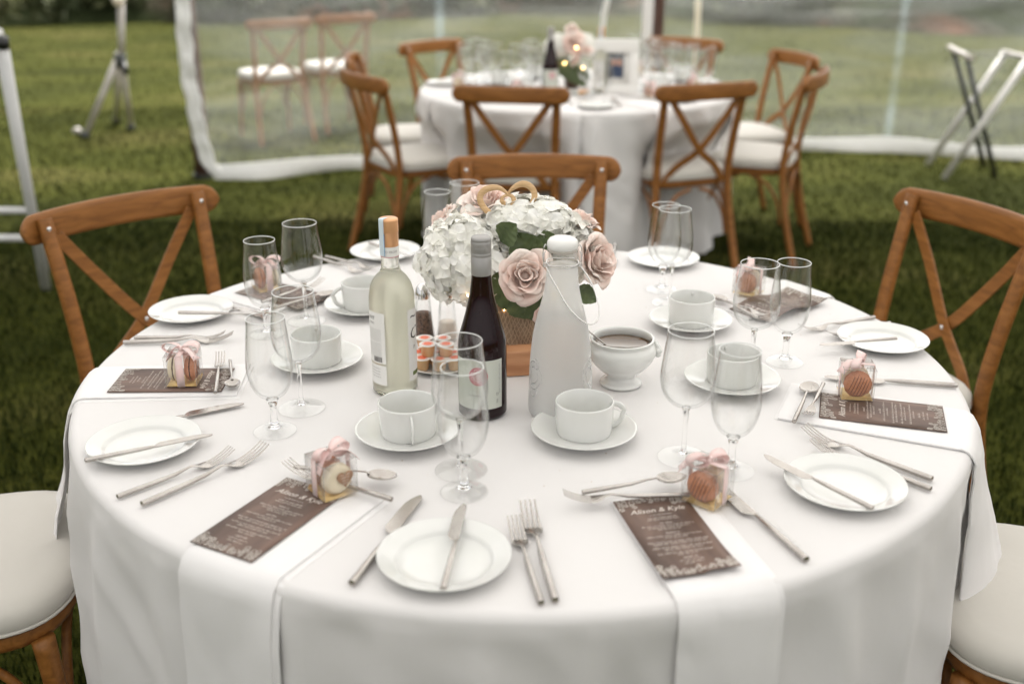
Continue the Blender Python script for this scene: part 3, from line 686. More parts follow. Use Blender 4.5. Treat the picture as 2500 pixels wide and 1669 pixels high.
# ------------------------------------------------------------ stemware
def shell(out, inn): return out + inn[::-1]
def smooth_prof(P, n=4):
    Q = []
    for i in range(len(P) - 1):
        p0 = P[max(0, i - 1)]; p1 = P[i]; p2 = P[i + 1]; p3 = P[min(len(P) - 1, i + 2)]
        for k in range(n):
            t_ = k / n; Q.append(tuple(max(0, .5 * (2 * p1[a] + (p2[a] - p0[a]) * t_ + (2 * p0[a] - 5 * p1[a] + 4 * p2[a] - p3[a]) * t_ ** 2 + (3 * p1[a] - p0[a] - 3 * p2[a] + p3[a]) * t_ ** 3)) for a in (0, 1)))
    Q.append(P[-1]); return Q
def stemware(kind):
    if kind == 'water':
        out = [(.0045, .0560), (.0110, .0580), (.0220, .0660), (.0305, .0820), (.0345, .1000), (.0350, .1180), (.0325, .1480), (.0300, .1700), (.0288, .1868)]
        inn = [(0, .0610), (.0100, .0620), (.0208, .0690), (.0292, .0835), (.0334, .1005), (.0340, .1180), (.0316, .1480), (.0291, .1700), (.0280, .1868)]
        foot = (.0330, .0090, .0052, .0550)
    else:
        out = [(.0035, .0830), (.0120, .0850), (.0250, .0920), (.0350, .1050), (.0395, .1220), (.0395, .1400), (.0360, .1700), (.0335, .1880), (.0325, .2000)]
        inn = [(0, .0870), (.0110, .0880), (.0238, .0945), (.0338, .1065), (.0384, .1225), (.0385, .1400), (.0351, .1700), (.0327, .1880), (.0317, .2000)]
        foot = (.0375, .0080, .0034, .0820)
    fr_, hb_, sr, top = foot
    bm_ = MB().lathe([(0, out[0][1])] + smooth_prof(out, 4) + [(out[-1][0] - .0004, out[-1][1] + .0006)] + smooth_prof(inn, 4)[::-1], 48).mesh('bowl')
    st_ = MB().lathe([(0, .0082)] + smooth_prof([(sr * 1.9, .0084), (sr * 1.25, .015), (sr, .028), (sr * (1.05), top * .75), (sr * 1.5, top - .004), (sr * 1.9, top + .0006)], 4) + [(0, top + .0006)], 24).mesh('stem')
    ft_ = MB().lathe([(0, .0009)] + smooth_prof([(fr_ * .9, .0006), (fr_, .0010), (fr_ * .985, .0022), (fr_ * .7, .0030), (fr_ * .4, .0048), (sr * 2.0, .0078)], 4) + [(0, .0080)], 48).mesh('foot')
    rr_, rz = out[-1]; rm_ = MB(); rm_.sweep([((rr_ - .0004) * cos(2 * PI * i / 48), (rr_ - .0004) * sin(2 * PI * i / 48), rz + .0004) for i in range(48)], .00075, 6, closed=True)
    return bm_, st_, ft_, rm_.mesh('rim')
SW = {k: stemware(k) for k in ('water', 'wine')}
def glass(kind, x, y, lab, group=None, z=ZT):
    t = thing('water_glass' if kind == 'water' else 'wine_glass', lab, 'glass', (x, y, z + .0008), random.random() * 6, group or ('short stemmed water glasses' if kind == 'water' else 'tall stemmed wine glasses'))
    for nm, m, mt in zip(('bowl', 'stem', 'foot', 'rim'), SW[kind], ('glassmat', 'stemglass', 'glassmat', 'rim_glint')): obj(nm, m, M[mt], t)
    return t
gl_w = glass('water', -.367, 1.491, 'short water glass in front of the tall one on the left side')
gl_v = glass('wine', -.341, 1.575, 'tall wine glass in front of the teacup on the left side')
glass('water', -.469, 1.912, 'short water glass in front of the back left box with pink bow')
glass('wine', -.407, 1.985, 'tall wine glass at the back left with grass seen through its bowl')
glass('water', -.066, 1.300, 'short water glass nearest the viewer, above the front plate')
glass('wine', -.073, 1.363, 'tall wine glass directly in front of the red wine bottle')
glass('wine', .252, 1.403, 'tall wine glass at the right between the sauce bowl and front right box')
glass('water', .314, 1.362, 'short water glass in front of the right hand teacup')
glass('wine', .418, 1.722, 'tall wine glass at the right with the pink bow showing through it')
glass('water', .489, 1.772, 'short water glass furthest right against the dark grass')
glass('wine', .328, 2.095, 'tall wine glass at the back right in front of a plate')
glass('water', .322, 2.180, 'short water glass at the back right overlapped by the tall one')
glass('water', -.164, 2.299, 'short water glass behind the flowers on the left')
glass('wine', -.105, 2.330, 'tall wine glass mostly hidden behind the pink rose')

# ------------------------------------------------------------ bottles
def patch(r, a0, a1, z0, z1, c=(0, 0, 0), n=18, off=.0):
    m_ = MB(); m_.grid(lambda u, v: (c[0] + (r + off) * cos(R_(a0 + (a1 - a0) * u)), c[1] + (r + off) * sin(R_(a0 + (a1 - a0) * u)), z0 + (z1 - z0) * v), n, 2); return m_
def wrap(me_, r, ac, zc):
    for v in me_.vertices: a = R_(ac) + v.co.x / r; x, y, z = r * cos(a), r * sin(a), zc + v.co.y; v.co = (x, y, z)
    me_.update(); return me_
def wrapped_text(s_, size, r, ac, zc, parent, matl, name='printed_text', rot=0, shear=0):
    t_ = text_mesh(s_, size, shear, 1)
    if rot: t_.transform(Matrix.Rotation(R_(rot), 4, 'Z'))
    t_.materials.clear(); return obj(name, wrap(t_, r, ac, zc), matl, parent)
# white wine
b = thing('white_wine_bottle', 'pale misted bottle of white wine with a copper cap left of the flowers', 'bottle', (-.197, 1.654, ZT + .0005))
Z = [(0, .008), (.020, .006), (.0300, .0006), (.0345, .0010), (.0370, .0050), (.0376, .0120), (.0376, .08), (.0376, .160), (.0368, .172), (.0335, .187), (.0270, .199), (.0200, .2065), (.0158, .213), (.0146, .222), (.0143, .238), (.0141, .285), (0, .285)]
obj('glass_body', MB().lathe(Z[:5] + smooth_prof(Z[4:-2], 3)[1:] + Z[-2:], 56), M['wglass'], b)
obj('wine', MB().lathe([(0, .010), (.030, .006), (.0345, .012), (.0348, .16), (.0310, .182), (.022, .197), (.0125, .206), (0, .207)], 40), M['wine'], b)
cap = MB(); pr_ = [(.0150, .2520), (.0152, .2760), (.0158, .2765), (.0150, .2775)]
for k in range(4): pr_ += [(.0157, .2785 + k * .0032), (.0150, .2800 + k * .0032)]
pr_ += [(.0157, .2935), (.0150, .2965), (.0135, .2975), (0, .2975)]; cap.lathe(pr_, 48); obj('screw_cap', cap, M['copper'], b)
obj('neck_label', patch(.01525, -180, 180, .2365, .2525, n=48), M['paper'], b); obj('neck_line', patch(.01535, -180, 180, .2355, .2366, n=48), M['rosemark'], b)
wrapped_text('D FROM', .0055, .01545, -72, .2445, b, M['inkgrey'])
sl = MB(); sl.grid(lambda u, v: ((lambda s_, w_: ((.0158 + .0006) * cos(R_(-135 + w_ * 22)), (.0158 + .0006) * sin(R_(-135 + w_ * 22)), .238 + s_ * .061) if s_ < 1 else (0.0162 * cos(R_(-135 + w_ * 22)) * (1 - (s_ - 1) * 1.9), .0162 * sin(R_(-135 + w_ * 22)) * (1 - (s_ - 1) * 1.9), .2985))(v * 1.6, u * 2 - 1)), 4, 24)
obj('tax_seal', sl, M['bluestrip'], b); obj('seal_edge', patch(.0168, -113, -110, .238, .275, n=3), M['blueline'], b)
obj('back_label', patch(.0379, -188, -104, .060, .148, n=20), M['paper'], b); obj('back_label', patch(.0379, -188, -104, .022, .057, n=20), M['paper'], b)
wrapped_text('AVIT', .0085, .0382, -146, .1375, b, M['ink']); wrapped_text('GIGIO', .0050, .0382, -145, .1290, b, M['ink'])
lm = MB(); r9 = random.Random(3)
for k in range(15): squiggle(lm, 0, .118 - k * .0031 - (.002 if k > 6 else 0), .030, .0016, r9)
for k in range(4): squiggle(lm, 0, .050 - k * .005, .024, .0020, r9)
m_ = lm.mesh('t', False); [setattr(v, 'co', Vector((v.co.x, v.co.y, 0))) for v in m_.vertices]; obj('small_print', wrap(m_, .0382, -138, 0), M['inkgrey'], b)
bc = MB(); x = -.009
while x < .009:
    wv = r9.choice((.0003, .0006, .0009)); bc.add([(x, .0625, 0), (x + wv, .0625, 0), (x + wv, .0715, 0), (x, .0715, 0)], [(0, 1, 2, 3)]); x += wv + r9.choice((.0004, .0007))
obj('barcode', wrap(bc.mesh('bars', False), .0382, -128, 0), M['ink'], b)
obj('front_label', patch(.0379, -44, 60, .026, .150, n=30), M['paper'], b)
wrapped_text('C', .030, .0382, -26, .108, b, M['ink'], shear=.3); wrapped_text('P', .009, .0382, -22, .083, b, M['ink']); wrapped_text('~', .03, .0382, -22, .138, b, M['ink'])
obj('green_band', patch(.0382, -31, 0, .034, .041, n=12), M['olive'], b)
# red wine
b = thing('red_wine_bottle', 'dark bottle of red wine with grey cap and pink round mark on its label', 'bottle', (-.047, 1.563, ZT + .0005))
Z = [(0, .012), (.02, .010), (.031, .0006), (.0355, .001), (.0385, .006), (.0388, .016), (.0388, .09), (.0386, .118), (.0366, .132), (.0310, .152), (.0240, .178), (.0190, .200), (.0166, .218), (.0152, .234), (.0146, .28), (0, .28)]
obj('glass_body', MB().lathe(Z[:5] + smooth_prof(Z[4:-2], 3)[1:] + Z[-2:], 56), M['rglass'], b)
cap = MB(); pr_ = [(.0156, .233), (.0158, .2620), (.0150, .2628), (.0158, .2636), (.0158, .2675), (.0150, .2682)]
for k in range(3): pr_ += [(.0158, .2695 + k * .0022), (.0154, .2706 + k * .0022)]
pr_ += [(.0158, .2770), (.0150, .2782), (.0158, .2795), (.0158, .2850), (.0150, .2858), (.0156, .2870), (.0150, .2910), (.0132, .2925), (0, .2925)]; cap.lathe(pr_, 48); obj('screw_cap', cap, M['greycap'], b)
obj('front_label', patch(.0391, -163, -38, .022, .104, n=30), M['palegreen'], b)
lg = MB(); lm = MB()
for q_ in range(5): ringflat(lg, 0, 0, .0155 * q_ / 5, .0155 * (q_ + 1) / 5, 28)
for i in range(0):
    a = 2 * PI * i / 28; a2 = 2 * PI * (i + 1) / 28; rr_ = lambda q: .0155 * (1 + .10 * sin(q * 1 + .5)) ; lg.add([(0, 0, 0), (rr_(a) * cos(a), rr_(a) * sin(a), 0), (rr_(a2) * cos(a2), rr_(a2) * sin(a2), 0)], [(0, 1, 2)])
for k in range(8):
    a = k * PI / 4; ringflat(lm, .0052 * cos(a), .0052 * sin(a), .0030, .0037, 14); ringflat(lm, .0098 * cos(a + .39), .0098 * sin(a + .39), .0024, .0030, 12)
obj('round_mark', wrap(lg.mesh('c', False), .0393, -98, .078), M['rosemark'], b); obj('flower_lines', wrap(lm.mesh('c', False), .0396, -98, .078), M['paper'], b)
wrapped_text('SAN MARZIO', .0052, .0393, -100, .045, b, M['inkgrey'])
wrapped_text('D', .0065, .0393, -52, .046, b, M['ink']); wrapped_text('750', .0045, .0393, -52, .034, b, M['ink'], rot=90)
lm = MB(); squiggle(lm, 0, 0, .05, .0026, r9); m_ = lm.mesh('t', False); m_.transform(Matrix.Rotation(R_(90), 4, 'Z')); obj('side_print', wrap(m_, .0393, -45, .072), M['inkgrey'], b)
# carafe with swing top
b = thing('water_carafe', 'frosted swing top water bottle with white stopper right of the red wine', 'bottle', (.077, 1.563, ZT + .0005))
Z = [(0, .006), (.03, .005), (.044, .0008), (.0480, .0020), (.0505, .0080), (.0508, .020), (.0500, .060), (.0480, .100), (.0440, .135), (.0370, .168), (.0300, .195), (.0258, .218), (.0240, .238), (.0236, .248)]
obj('frosted_body', MB().lathe(Z[:4] + smooth_prof(Z[3:], 4)[1:] + [(.0222, .248)] + [(max(0, r - .002), z + .002) for r, z in Z[:-1]][::-1], 64), M['frost'], b)
obj('water', MB().lathe([(0, .009), (.044, .009), (.0470, .02), (.046, .06), (.0415, .13), (.035, .160), (0, .160)], 40), mat('water_fill', (.98, .98, .98), .35, Transmission_Weight=.9, IOR=1.2), b)
obj('neck', MB().lathe([(.0236, .2480), (.0238, .2500), (.0228, .2560), (.0226, .268), (.0236, .2705), (.0238, .273), (.0205, .273), (.0200, .250)], 48), M['glassmat'], b)
obj('stopper', MB().lathe([(0, .2700), (.018, .2710), (.0235, .2760), (.0242, .2800), (.0235, .2850), (.0200, .2895), (.012, .2920), (0, .2926)], 48), M['ceramic'], b)
obj('seal', MB().lathe([(0, .2690), (.0205, .2690), (.0222, .2715), (.0205, .2740), (0, .2740)], 40), M['rubber'], b)
wm = MB(); wr = .00085
wm.sweep([(.0246 * cos(a), .0246 * sin(a), .252 + .0012 * sin(3 * a)) for a in [2 * PI * i / 40 for i in range(40)]], wr, 6, closed=True)
for sx in (-1, 1):
    wm.sweep([(sx * .0250, .004, .250), (sx * .0290, .002, .2530), (sx * .0300, 0, .262), (sx * .0290, 0, .274), (sx * .0262, 0, .2800), (sx * .0240, 0, .2780)], wr, 6)
    wm.sweep([(sx * .0250, -.004, .250), (sx * .0275, -.004, .246), (sx * .0285, -.003, .252), (sx * .0282, -.003, .266), (sx * .0262, -.002, .2700)], wr, 6)
    wm.sweep([(sx * .0265 + .0028 * cos(a), -.006, .2495 + .0028 * sin(a)) for a in [2 * PI * i / 14 for i in range(14)]], wr, 6, closed=True)
obj('wire_clasp', wm, M['chrome'], b)
wm = MB(); hpv = [(-.0250, -.008, .2470), (-.010, -.034, .2240), (.008, -.050, .1960), (.028, -.058, .1780), (.042, -.058, .1720), (.052, -.050, .1760), (.055, -.038, .1900), (.050, -.024, .2100), (.040, -.012, .2300), (.0265, -.004, .2480)]
hq = [Vector((*p,)) for p in hpv]; HQ = []
for i in range(len(hq) - 1):
    p0, p1, p2, p3 = hq[max(0, i - 1)], hq[i], hq[i + 1], hq[min(len(hq) - 1, i + 2)]
    for k in range(5): t_ = k / 5; HQ.append(.5 * (2 * p1 + (p2 - p0) * t_ + (2 * p0 - 5 * p1 + 4 * p2 - p3) * t_ ** 2 + (3 * p1 - p0 - 3 * p2 + p3) * t_ ** 3))
wm.sweep(HQ + [hq[-1]], .0011, 8); obj('wire_handle', wm, M['chrome'], b)
for a0 in (-150, -30):
    em = MB()
    for k, (dx, dz, rad) in enumerate([(0, .075, .017), (0, .075, .010), (0, .050, .008), (.006, .095, .006)]):
        pts = []
        for i in range(24):
            q = 2 * PI * i / 24; xx = dx + rad * cos(q) * (1 + .15 * cos(3 * q)); zz = dz + rad * 1.35 * sin(q)
            rz_ = np.interp(zz, [.02, .06, .10, .135], [.0508, .0500, .0480, .0440]); a = R_(a0) + xx / .049; pts.append((rz_ * cos(a), rz_ * sin(a), zz))
        em.sweep(pts, .0010, 6, closed=True)
    obj('embossed_crest', em, M['frost'], b)

# ------------------------------------------------------------ sauce bowl
b = thing('sauce_bowl', 'white footed lion head bowl filled with brown sauce', 'bowl', (.186, 1.678, ZT + .0006))
Z = [(0, .010), (.020, .008), (.030, .0008), (.0345, .0008), (.0360, .0035), (.0345, .0070), (.0270, .0120), (.0250, .0165), (.0300, .0230), (.0430, .0340), (.0535, .0480), (.0578, .0600), (.0570, .0690), (.0530, .0745), (.0518, .0770), (.0530, .0810), (.0545, .0830), (.0535, .0850), (.0505, .0845), (.0490, .0800), (.0500, .0730), (.0535, .0640), (.0500, .0480), (.0380, .0340), (.0200, .0270), (0, .0260)]
obj('body', MB().lathe([Z[0], Z[1]] + smooth_prof(Z[2:], 3), 72), M['porcelain'], b)
obj('sauce', MB().lathe([(0, .0700), (.0490, .0700), (.0500, .0712)], 48), M['gravy'], b)
for s_ in (-1, 1):
    h = MB()
    for (dx, dy, dz, r) in ((.0575, 0, .064, .0085), (.0630, 0, .061, .0060), (.0580, .005, .072, .0042), (.0580, -.005, .072, .0042), (.0615, 0, .054, .0055), (.0600, .0065, .062, .0045), (.0600, -.0065, .062, .0045)):
        h.lathe([(r * sin(PI * i / 8), -r * cos(PI * i / 8)) for i in range(9)], 14, c=(s_ * dx, dy, dz))
    obj('lion_head', h, M['porcelain'], b)
m_ = MB(); m_.sweep([(-.012, .008, .055), (-.030, .004, .072), (-.052, -.002, .092), (-.074, -.008, .112)], [(.004, .001), (.0024, .0013), (.0026, .0014), (.0034, .0016)], 8)
tag(obj('serving_spoon', m_, M['steel'], loc=(.186, 1.678, ZT + .0006)), 'thin steel spoon standing in the brown sauce bowl', 'spoon')

# ------------------------------------------------------------ salt, pepper, portion cups
def shaker(x, y, fill, fh, lab):
    b = thing('shaker', lab, 'shaker', (x, y, ZT + .0008), 0, 'glass condiment shakers')
    obj('glass', MB().lathe([(0, .001), (.0205, .001), (.0212, .004), (.0135, .088), (.0125, .0885), (.0190, .0060), (0, .0060)], 8), M['glassmat'], b, auto=30)
    obj('filling', MB().lathe([(0, .0065), (.0185, .0065), (.0185 - .0068 * fh / .08, .0065 + fh), (0, .0068 + fh)], 20), fill, b)
    obj('cap', MB().lathe([(.0142, .086), (.0145, .094), (.0140, .096), (.0125, .104), (.0085, .111), (.003, .1145), (0, .115)], 24), M['chrome'], b)
shaker(-.166, 1.880, M['pepper'], .050, 'tall glass pepper shaker with domed metal cap, beside the white wine bottle')
shaker(-.122, 1.885, M['salt'], .030, 'tall glass salt shaker under the white hydrangea')
tag(obj('small_plate', MB().lathe([(0, .003), (.045, .003), (.056, .0065), (.066, .0095), (.067, .0088), (.055, .0035), (.042, .0004), (0, .0012)], 56), M['porcelain'], loc=(-.128, 1.765, ZT + .0006)), 'small white plate under the stacked peach portion cups', 'plate')
pc = MB().lathe([(0, .0004), (.0105, .0004), (.0112, .001), (.0138, .0190), (.0146, .0196), (.0146, .0204), (0, .0204)], 24).mesh('cup'); r8 = random.Random(8)
ld = MB(); ld.lathe([(0, .0218), (.0148, .0218), (.0154, .0214), (.0154, .0206), (0, .0206)], 24); ld.add([(.012, -.004, .0212), (.021, -.001, .0200), (.021, .003, .0198), (.012, .005, .0212)], [(0, 1, 2, 3)]); ldm = ld.mesh('lid')
lgm = MB(); lgm.lathe([(0, .02205), (.0078, .02205)], 18); ringflat(lgm, 0, 0, .0092, .0100, 18, .02205); lgm = lgm.mesh('print', False)
spots = [(-.030, -.030), (0, -.034), (.028, -.030), (-.040, -.002), (-.008, -.003), (.022, -.002), (-.022, .026), (.010, .027)]; sp2 = [(-.020, -.020), (.012, -.020), (-.028, .010), (.004, .010), (-.004, -.044 + .03)]
nm = ['front left', 'front middle', 'front right', 'middle row left', 'middle row centre', 'middle row right', 'back left', 'back right']
for k, (dx, dy) in enumerate(spots + sp2[:4]):
    lev = 0 if k < 8 else 1; lab = f'peach portion cup with coral printed lid, {nm[k]} of the lower layer' if not lev else f"peach portion cup with coral printed lid, {['front left', 'front right', 'back left', 'back right'][k - 8]} of the upper layer"
    t = thing('portion_cup', lab, 'portion cup', (-.128 + dx, 1.765 + dy, ZT + .0038 + lev * .0222), r8.uniform(0, 6), 'stacked portion cups')
    obj('cup', pc, M['portion'], t); obj('lid', ldm, M['foil'], t); obj('lid_print', lgm, M['coral'], t)

# ------------------------------------------------------------ flowers
def frame_of(axis, spin=0):
    a = Vector(axis).normalized(); b = a.orthogonal().normalized(); return (Matrix.Rotation(spin, 3, a) @ Matrix((b, a.cross(b), a)).transposed())
def floret_mesh(seed):
    r = random.Random(seed); m = MB()
    for k in range(4):
        a0 = k * PI / 2 + r.uniform(-.12, .12); L_ = .0155 * r.uniform(.88, 1.1); Wd = .0088 * r.uniform(.9, 1.08); lift = r.uniform(.05, .5)
        V = []
        for j in range(5):
            v = j / 4; hw = Wd * (sin(PI * min(1, (.10 + .90 * v)) ** .85) if v < 1 else 0) ; hw = Wd * [.22, .78, 1.0, .86, .42][j]
            for i in range(5):
                u = i / 2 - 1; x = L_ * (v - .10 * u * u * v); y = hw * u; z = .0020 * (1 - u * u) * 0 + .0035 * u * u * v + L_ * (lift * v * (1 - v) * .9) - .0028 * v * v * r.uniform(.6, 1.3) + .0016 * sin(v * 5 + u * 2 + k)
                V.append((x * cos(a0) - y * sin(a0), x * sin(a0) + y * cos(a0), z))
        m.add(V, [(j * 5 + i, j * 5 + i + 1, j * 5 + i + 6, j * 5 + i + 5) for j in range(4) for i in range(4)])
    m.lathe([(0, .0022), (.0011, .0018), (.0014, .0006), (0, 0)], 8)
    return m.mesh('floret')
FL = [floret_mesh(s_) for s_ in range(6)]
for f in FL: f.materials.append(M['petal_white'])
def hydrangea(parent, c, rad, n, seed, squash=(1, 1, 1), cut=None, scale=1, cutz=-.75):
    r = random.Random(seed); core = MB(); core.grid(lambda u, v: tuple(Vector((sin(PI * v) * cos(2 * PI * u), sin(PI * v) * sin(2 * PI * u), cos(PI * v))) * rad * .80), 20, 12, wrap=True)
    h = obj('hydrangea', core, M['petal_core'], parent, loc=c); h.scale = squash
    for i in range(n):
        z = 1 - (i + .5) / n * (1 - cutz); ph = i * 2.39996 + r.uniform(-.1, .1); s_ = math.sqrt(max(0, 1 - z * z)); d = Vector((s_ * cos(ph), s_ * sin(ph), z))
        if cut and cut(d): continue
        d2 = (d + Vector((r.gauss(0, .24), r.gauss(0, .24), r.gauss(0, .24)))).normalized()
        o_ = obj('floret', FL[r.randrange(6)], None, h, loc=d * rad * r.uniform(.86, 1.07)); o_.rotation_euler = frame_of(d2, r.uniform(0, 6)).to_euler(); k = scale * r.uniform(1.1, 1.42); o_.scale = (k, k, k)
    return h
def rose(parent, c, axis, rad, seed, tiers=((3, .20, 1.0, 0), (4, .36, .99, .02), (5, .56, .94, .12), (6, .80, .84, .30), (6, 1.0, .68, .55))):
    r = random.Random(seed); Mx = frame_of(axis, r.uniform(0, 6)); ob = MB(); ob.lathe([(0, -rad * .25), (rad * .22, -rad * .15), (rad * .26, rad * .1), (0, rad * .35)], 12)
    root = obj('rose', ob, M['petal_pink'], parent, loc=c); root.rotation_euler = Mx.to_euler()
    off = 0
    for (n, op, hh, curl) in tiers:
        off += .7
        for k in range(n):
            ph = 2 * PI * k / n + off + r.uniform(-.15, .15); half = PI / n * (1.55 if op > .3 else 1.9) ; sk = r.uniform(-.12, .12); H = rad * 1.05 * hh * r.uniform(.88, 1.10); op_ = op * r.uniform(.86, 1.14); tipp = r.uniform(.10, .34)
            m = MB()
            def f(u, v, ph=ph, half=half, H=H, op_=op_, curl=curl, tipp=tipp, sk=sk):
                uu = u * 2 - 1; wv = half * min(1, (.25 + 1.1 * v)) * (1 - .25 * max(0, v - .75) * 4 * .5)
                ve = v * (1 - tipp * uu * uu * 1.6); rr_ = rad * (.16 + (op_ - .16) * (sin(ve * PI / 2) ** .75)); z = -rad * .15 + H * ve
                q = max(0, ve - .62) / .38; rr_ += rad * (.10 + .34 * curl) * q * q; z -= rad * (.05 + .40 * curl) * q * q * 1.1
                ed = abs(uu) ** 3; rr_ += rad * .05 * ed * (1 if curl > .2 else .3) + rad * (.02 + .05 * ve * ve) * sin(uu * 4 + ve * 3 + sk * 40) * (1 if op_ > .3 else .4); z += rad * .05 * ve * ve * sin(uu * 6 + sk * 50); a = ph + uu * wv + sk * ve
                return (rr_ * cos(a), rr_ * sin(a), z)
            m.grid(f, 11, 9); obj('petal', m, M['petal_pink'], root, solid=.0003)
    return root
def leaf_mesh(L_, W_, seed, cup=.2):
    m = MB(); r = random.Random(seed); NU, NV = 9, 25
    def f(u, v):
        uu = u * 2 - 1; w_ = W_ * (sin(PI * v ** .85) ** .8 if 0 < v < 1 else .02) ; w_ = max(w_, .0006)
        tooth = 1 + (.085 * ((v * 14) % 1) if abs(uu) > .95 else 0); x = uu * w_ * tooth; return (x, L_ * (v + .03 * abs(uu)), cup * (x * x) / W_ - .12 * L_ * (v - .3) ** 2 * 1.4 + .0011 * sin(v * 34 - abs(uu) * 5) * min(1, 3 * abs(uu)) - (.0015 if abs(uu) < .1 else 0))
    m.grid(f, NU, NV); return m.mesh('leaf')
def leaf(parent, c, axis, spin, L_, W_, seed):
    o_ = obj('leaf', leaf_mesh(L_, W_, seed), M['leaf'], parent, loc=c); 
    y = Vector(axis).normalized(); n_ = Vector(spin).normalized(); x = y.cross(n_).normalized(); n_ = x.cross(y); o_.rotation_euler = Matrix((x, y, n_)).transposed().to_euler(); return o_
fa = thing('flower_arrangement', 'centrepiece of white hydrangeas and pale pink roses in a burlap wrapped jar', 'flowers', (.015, 1.800, ZT + .0005))
base_z = .047
def rel(x, y, z): return (x - .015, y - 1.800, z - ZT)
hydrangea(fa, rel(-.082, 1.785, .938), .074, 128, 1, (1.05, .95, 1.08))
hydrangea(fa, rel(.030, 1.800, 1.004), .058, 84, 2, (1.25, 1.0, .80))
hydrangea(fa, rel(.098, 1.840, .945), .056, 70, 3, (1, 1, 1.1))
hydrangea(fa, rel(-.070, 1.850, .985), .045, 14, 4)
rose(fa, rel(.022, 1.708, .938), (.02, -.86, .36), .040, 11)
rose(fa, rel(-.046, 1.845, 1.022), (-.15, -.30, .90), .038, 12)
rose(fa, rel(.140, 1.800, .938), (.72, -.55, .30), .043, 13)
rose(fa, rel(-.118, 1.865, .990), (-.75, -.1, .6), .027, 14)
rose(fa, rel(.118, 1.850, .985), (.35, .1, .9), .034, 15)
rose(fa, rel(.055, 1.700, .885), (.30, -.75, -.45), .026, 16, tiers=((3, .25, 1, 0), (4, .5, .95, .1), (5, .8, .8, .3)))
for i, (p, ax, nr, L_, W_) in enumerate([((.040, 1.735, .950), (-.40, .05, .62), (-.15, -1, .25), .062, .030), ((.060, 1.745, .958), (-.05, -.1, .6), (.2, -1, .35), .050, .026), ((-.002, 1.742, .945), (-.12, -.18, -.85), (.1, -1, .1), .075, .034), ((-.035, 1.748, .930), (-.10, -.15, -.9), (-.3, -1, 0), .060, .026),
                                         ((.035, 1.742, .905), (.15, -.1, -.8), (.1, -1, .0), .060, .030), ((.110, 1.790, .890), (.65, -.2, -.35), (0, -.8, .6), .045, .018), ((-.02, 1.75, .985), (.2, -.2, .3), (0, -1, .6), .05, .022), ((.01, 1.735, .90), (.25, -.05, -.6), (0, -1, .1), .05, .028), ((-.045, 1.78, .90), (-.3, -.2, -.7), (-.2, -1, 0), .05, .024), ((.06, 1.79, .89), (.3, -.2, -.6), (.2, -1, 0), .05, .026)]):
    leaf(fa, rel(*p), ax, nr, L_, W_, 20 + i)
jr = [(0, base_z + .001), (.036, base_z + .001), (.040, base_z + .006), (.043, base_z + .03), (.042, base_z + .055), (.037, base_z + .075), (.038, base_z + .085), (.034, base_z + .085), (.034, base_z + .01), (0, base_z + .01)]
obj('jar', MB().lathe(jr, 40), M['jar'], fa, loc=(0, -.01, 0))
st = MB()
for k in range(9):
    a = k * .7; st.sweep([(.018 * cos(a), -.01 + .018 * sin(a), base_z + .02), (.02 * cos(a + .3), -.01 + .02 * sin(a + .3), base_z + .09), (.05 * cos(a + .2), .05 * sin(a + .2), .16)], .0022, 6)
obj('stems', st, M['leaf'], fa)
# burlap: loosely woven diagonal threads draped round the jar
bu = MB(); rb = random.Random(2)
def burl(a, z):
    f = (z - .028) / .105
    r = .0475 + .006 * sin(a * 3 + 1) * (1 - f) + .004 * sin(a * 7 + z * 60) + .003 * f; zz = z + .010 * sin(a * 2 + 2.2) * (1 - f) + .004 * sin(a * 5)
    return (r * cos(a), -.01 + r * sin(a), zz)
for fam in (1, -1):
    for k in range(46):
        a0 = 2 * PI * k / 46; bu.sweep([burl(a0 + fam * 1.0 * q / 12 + .02 * sin(q * 2 + k), .022 + .112 * q / 12) for q in range(13)], .00075, 4)
for k in range(3): bu.sweep([burl(2 * PI * q / 60, .0225 + k * .0012 + .111 * (k == 2)) for q in range(60)], .0011, 4, closed=True)
obj('burlap_net', bu, M['burlap'], fa)
inn = MB(); inn.grid(lambda u, v: tuple(Vector(burl(2 * PI * u, .026 + .106 * v)) * 1 - Vector((.0018 * cos(2 * PI * u), .0018 * sin(2 * PI * u), 0))), 60, 8, wrap=True); bl = mat('burlap_lining', (.20, .135, .085), .95); bump(bl, 600, .8, .001); vary(bl, (.24, .165, .11), (.38, .28, .19), 300, 2); obj('burlap_lining', inn, bl, fa)
# fairy lights
fw = MB(); leds = []
for s_, (z0, ph, sg) in enumerate(((.128, -2.3, 1), (.116, -2.6, 1), (.122, -1.9, 1))):
    P = []
    for q in range(26):
        a = ph + q * .085; z = z0 + .007 * sin(q * .5 + s_ * 2); r = .053 + .004 * sin(q * .9 + s_); P.append((r * cos(a), -.01 + r * sin(a), z))
        if q % 7 == (3 + s_ * 2) % 7: leds.append(P[-1])
    fw.sweep(P, .00045, 5)
P = [(-.12 + .0035 * q, -.085 + .001 * q, .110 + .009 * sin(q * .45)) for q in range(20)]; fw.sweep([rel(-.105 + .0028 * q + .015, 1.712 + .002 * sin(q), .900 + .006 * sin(q * .6)) for q in range(24)], .00045, 5)
leds += [rel(-.075, 1.713, .902), rel(-.055, 1.712, .898), rel(-.035, 1.713, .904)]
obj('light_wire', fw, M['wire'], fa)
for p in leds: obj('fairy_light', MB().lathe([(.0013 * sin(PI * i / 6), -.0019 * cos(PI * i / 6)) for i in range(7)], 10), M['led'], fa, loc=p)
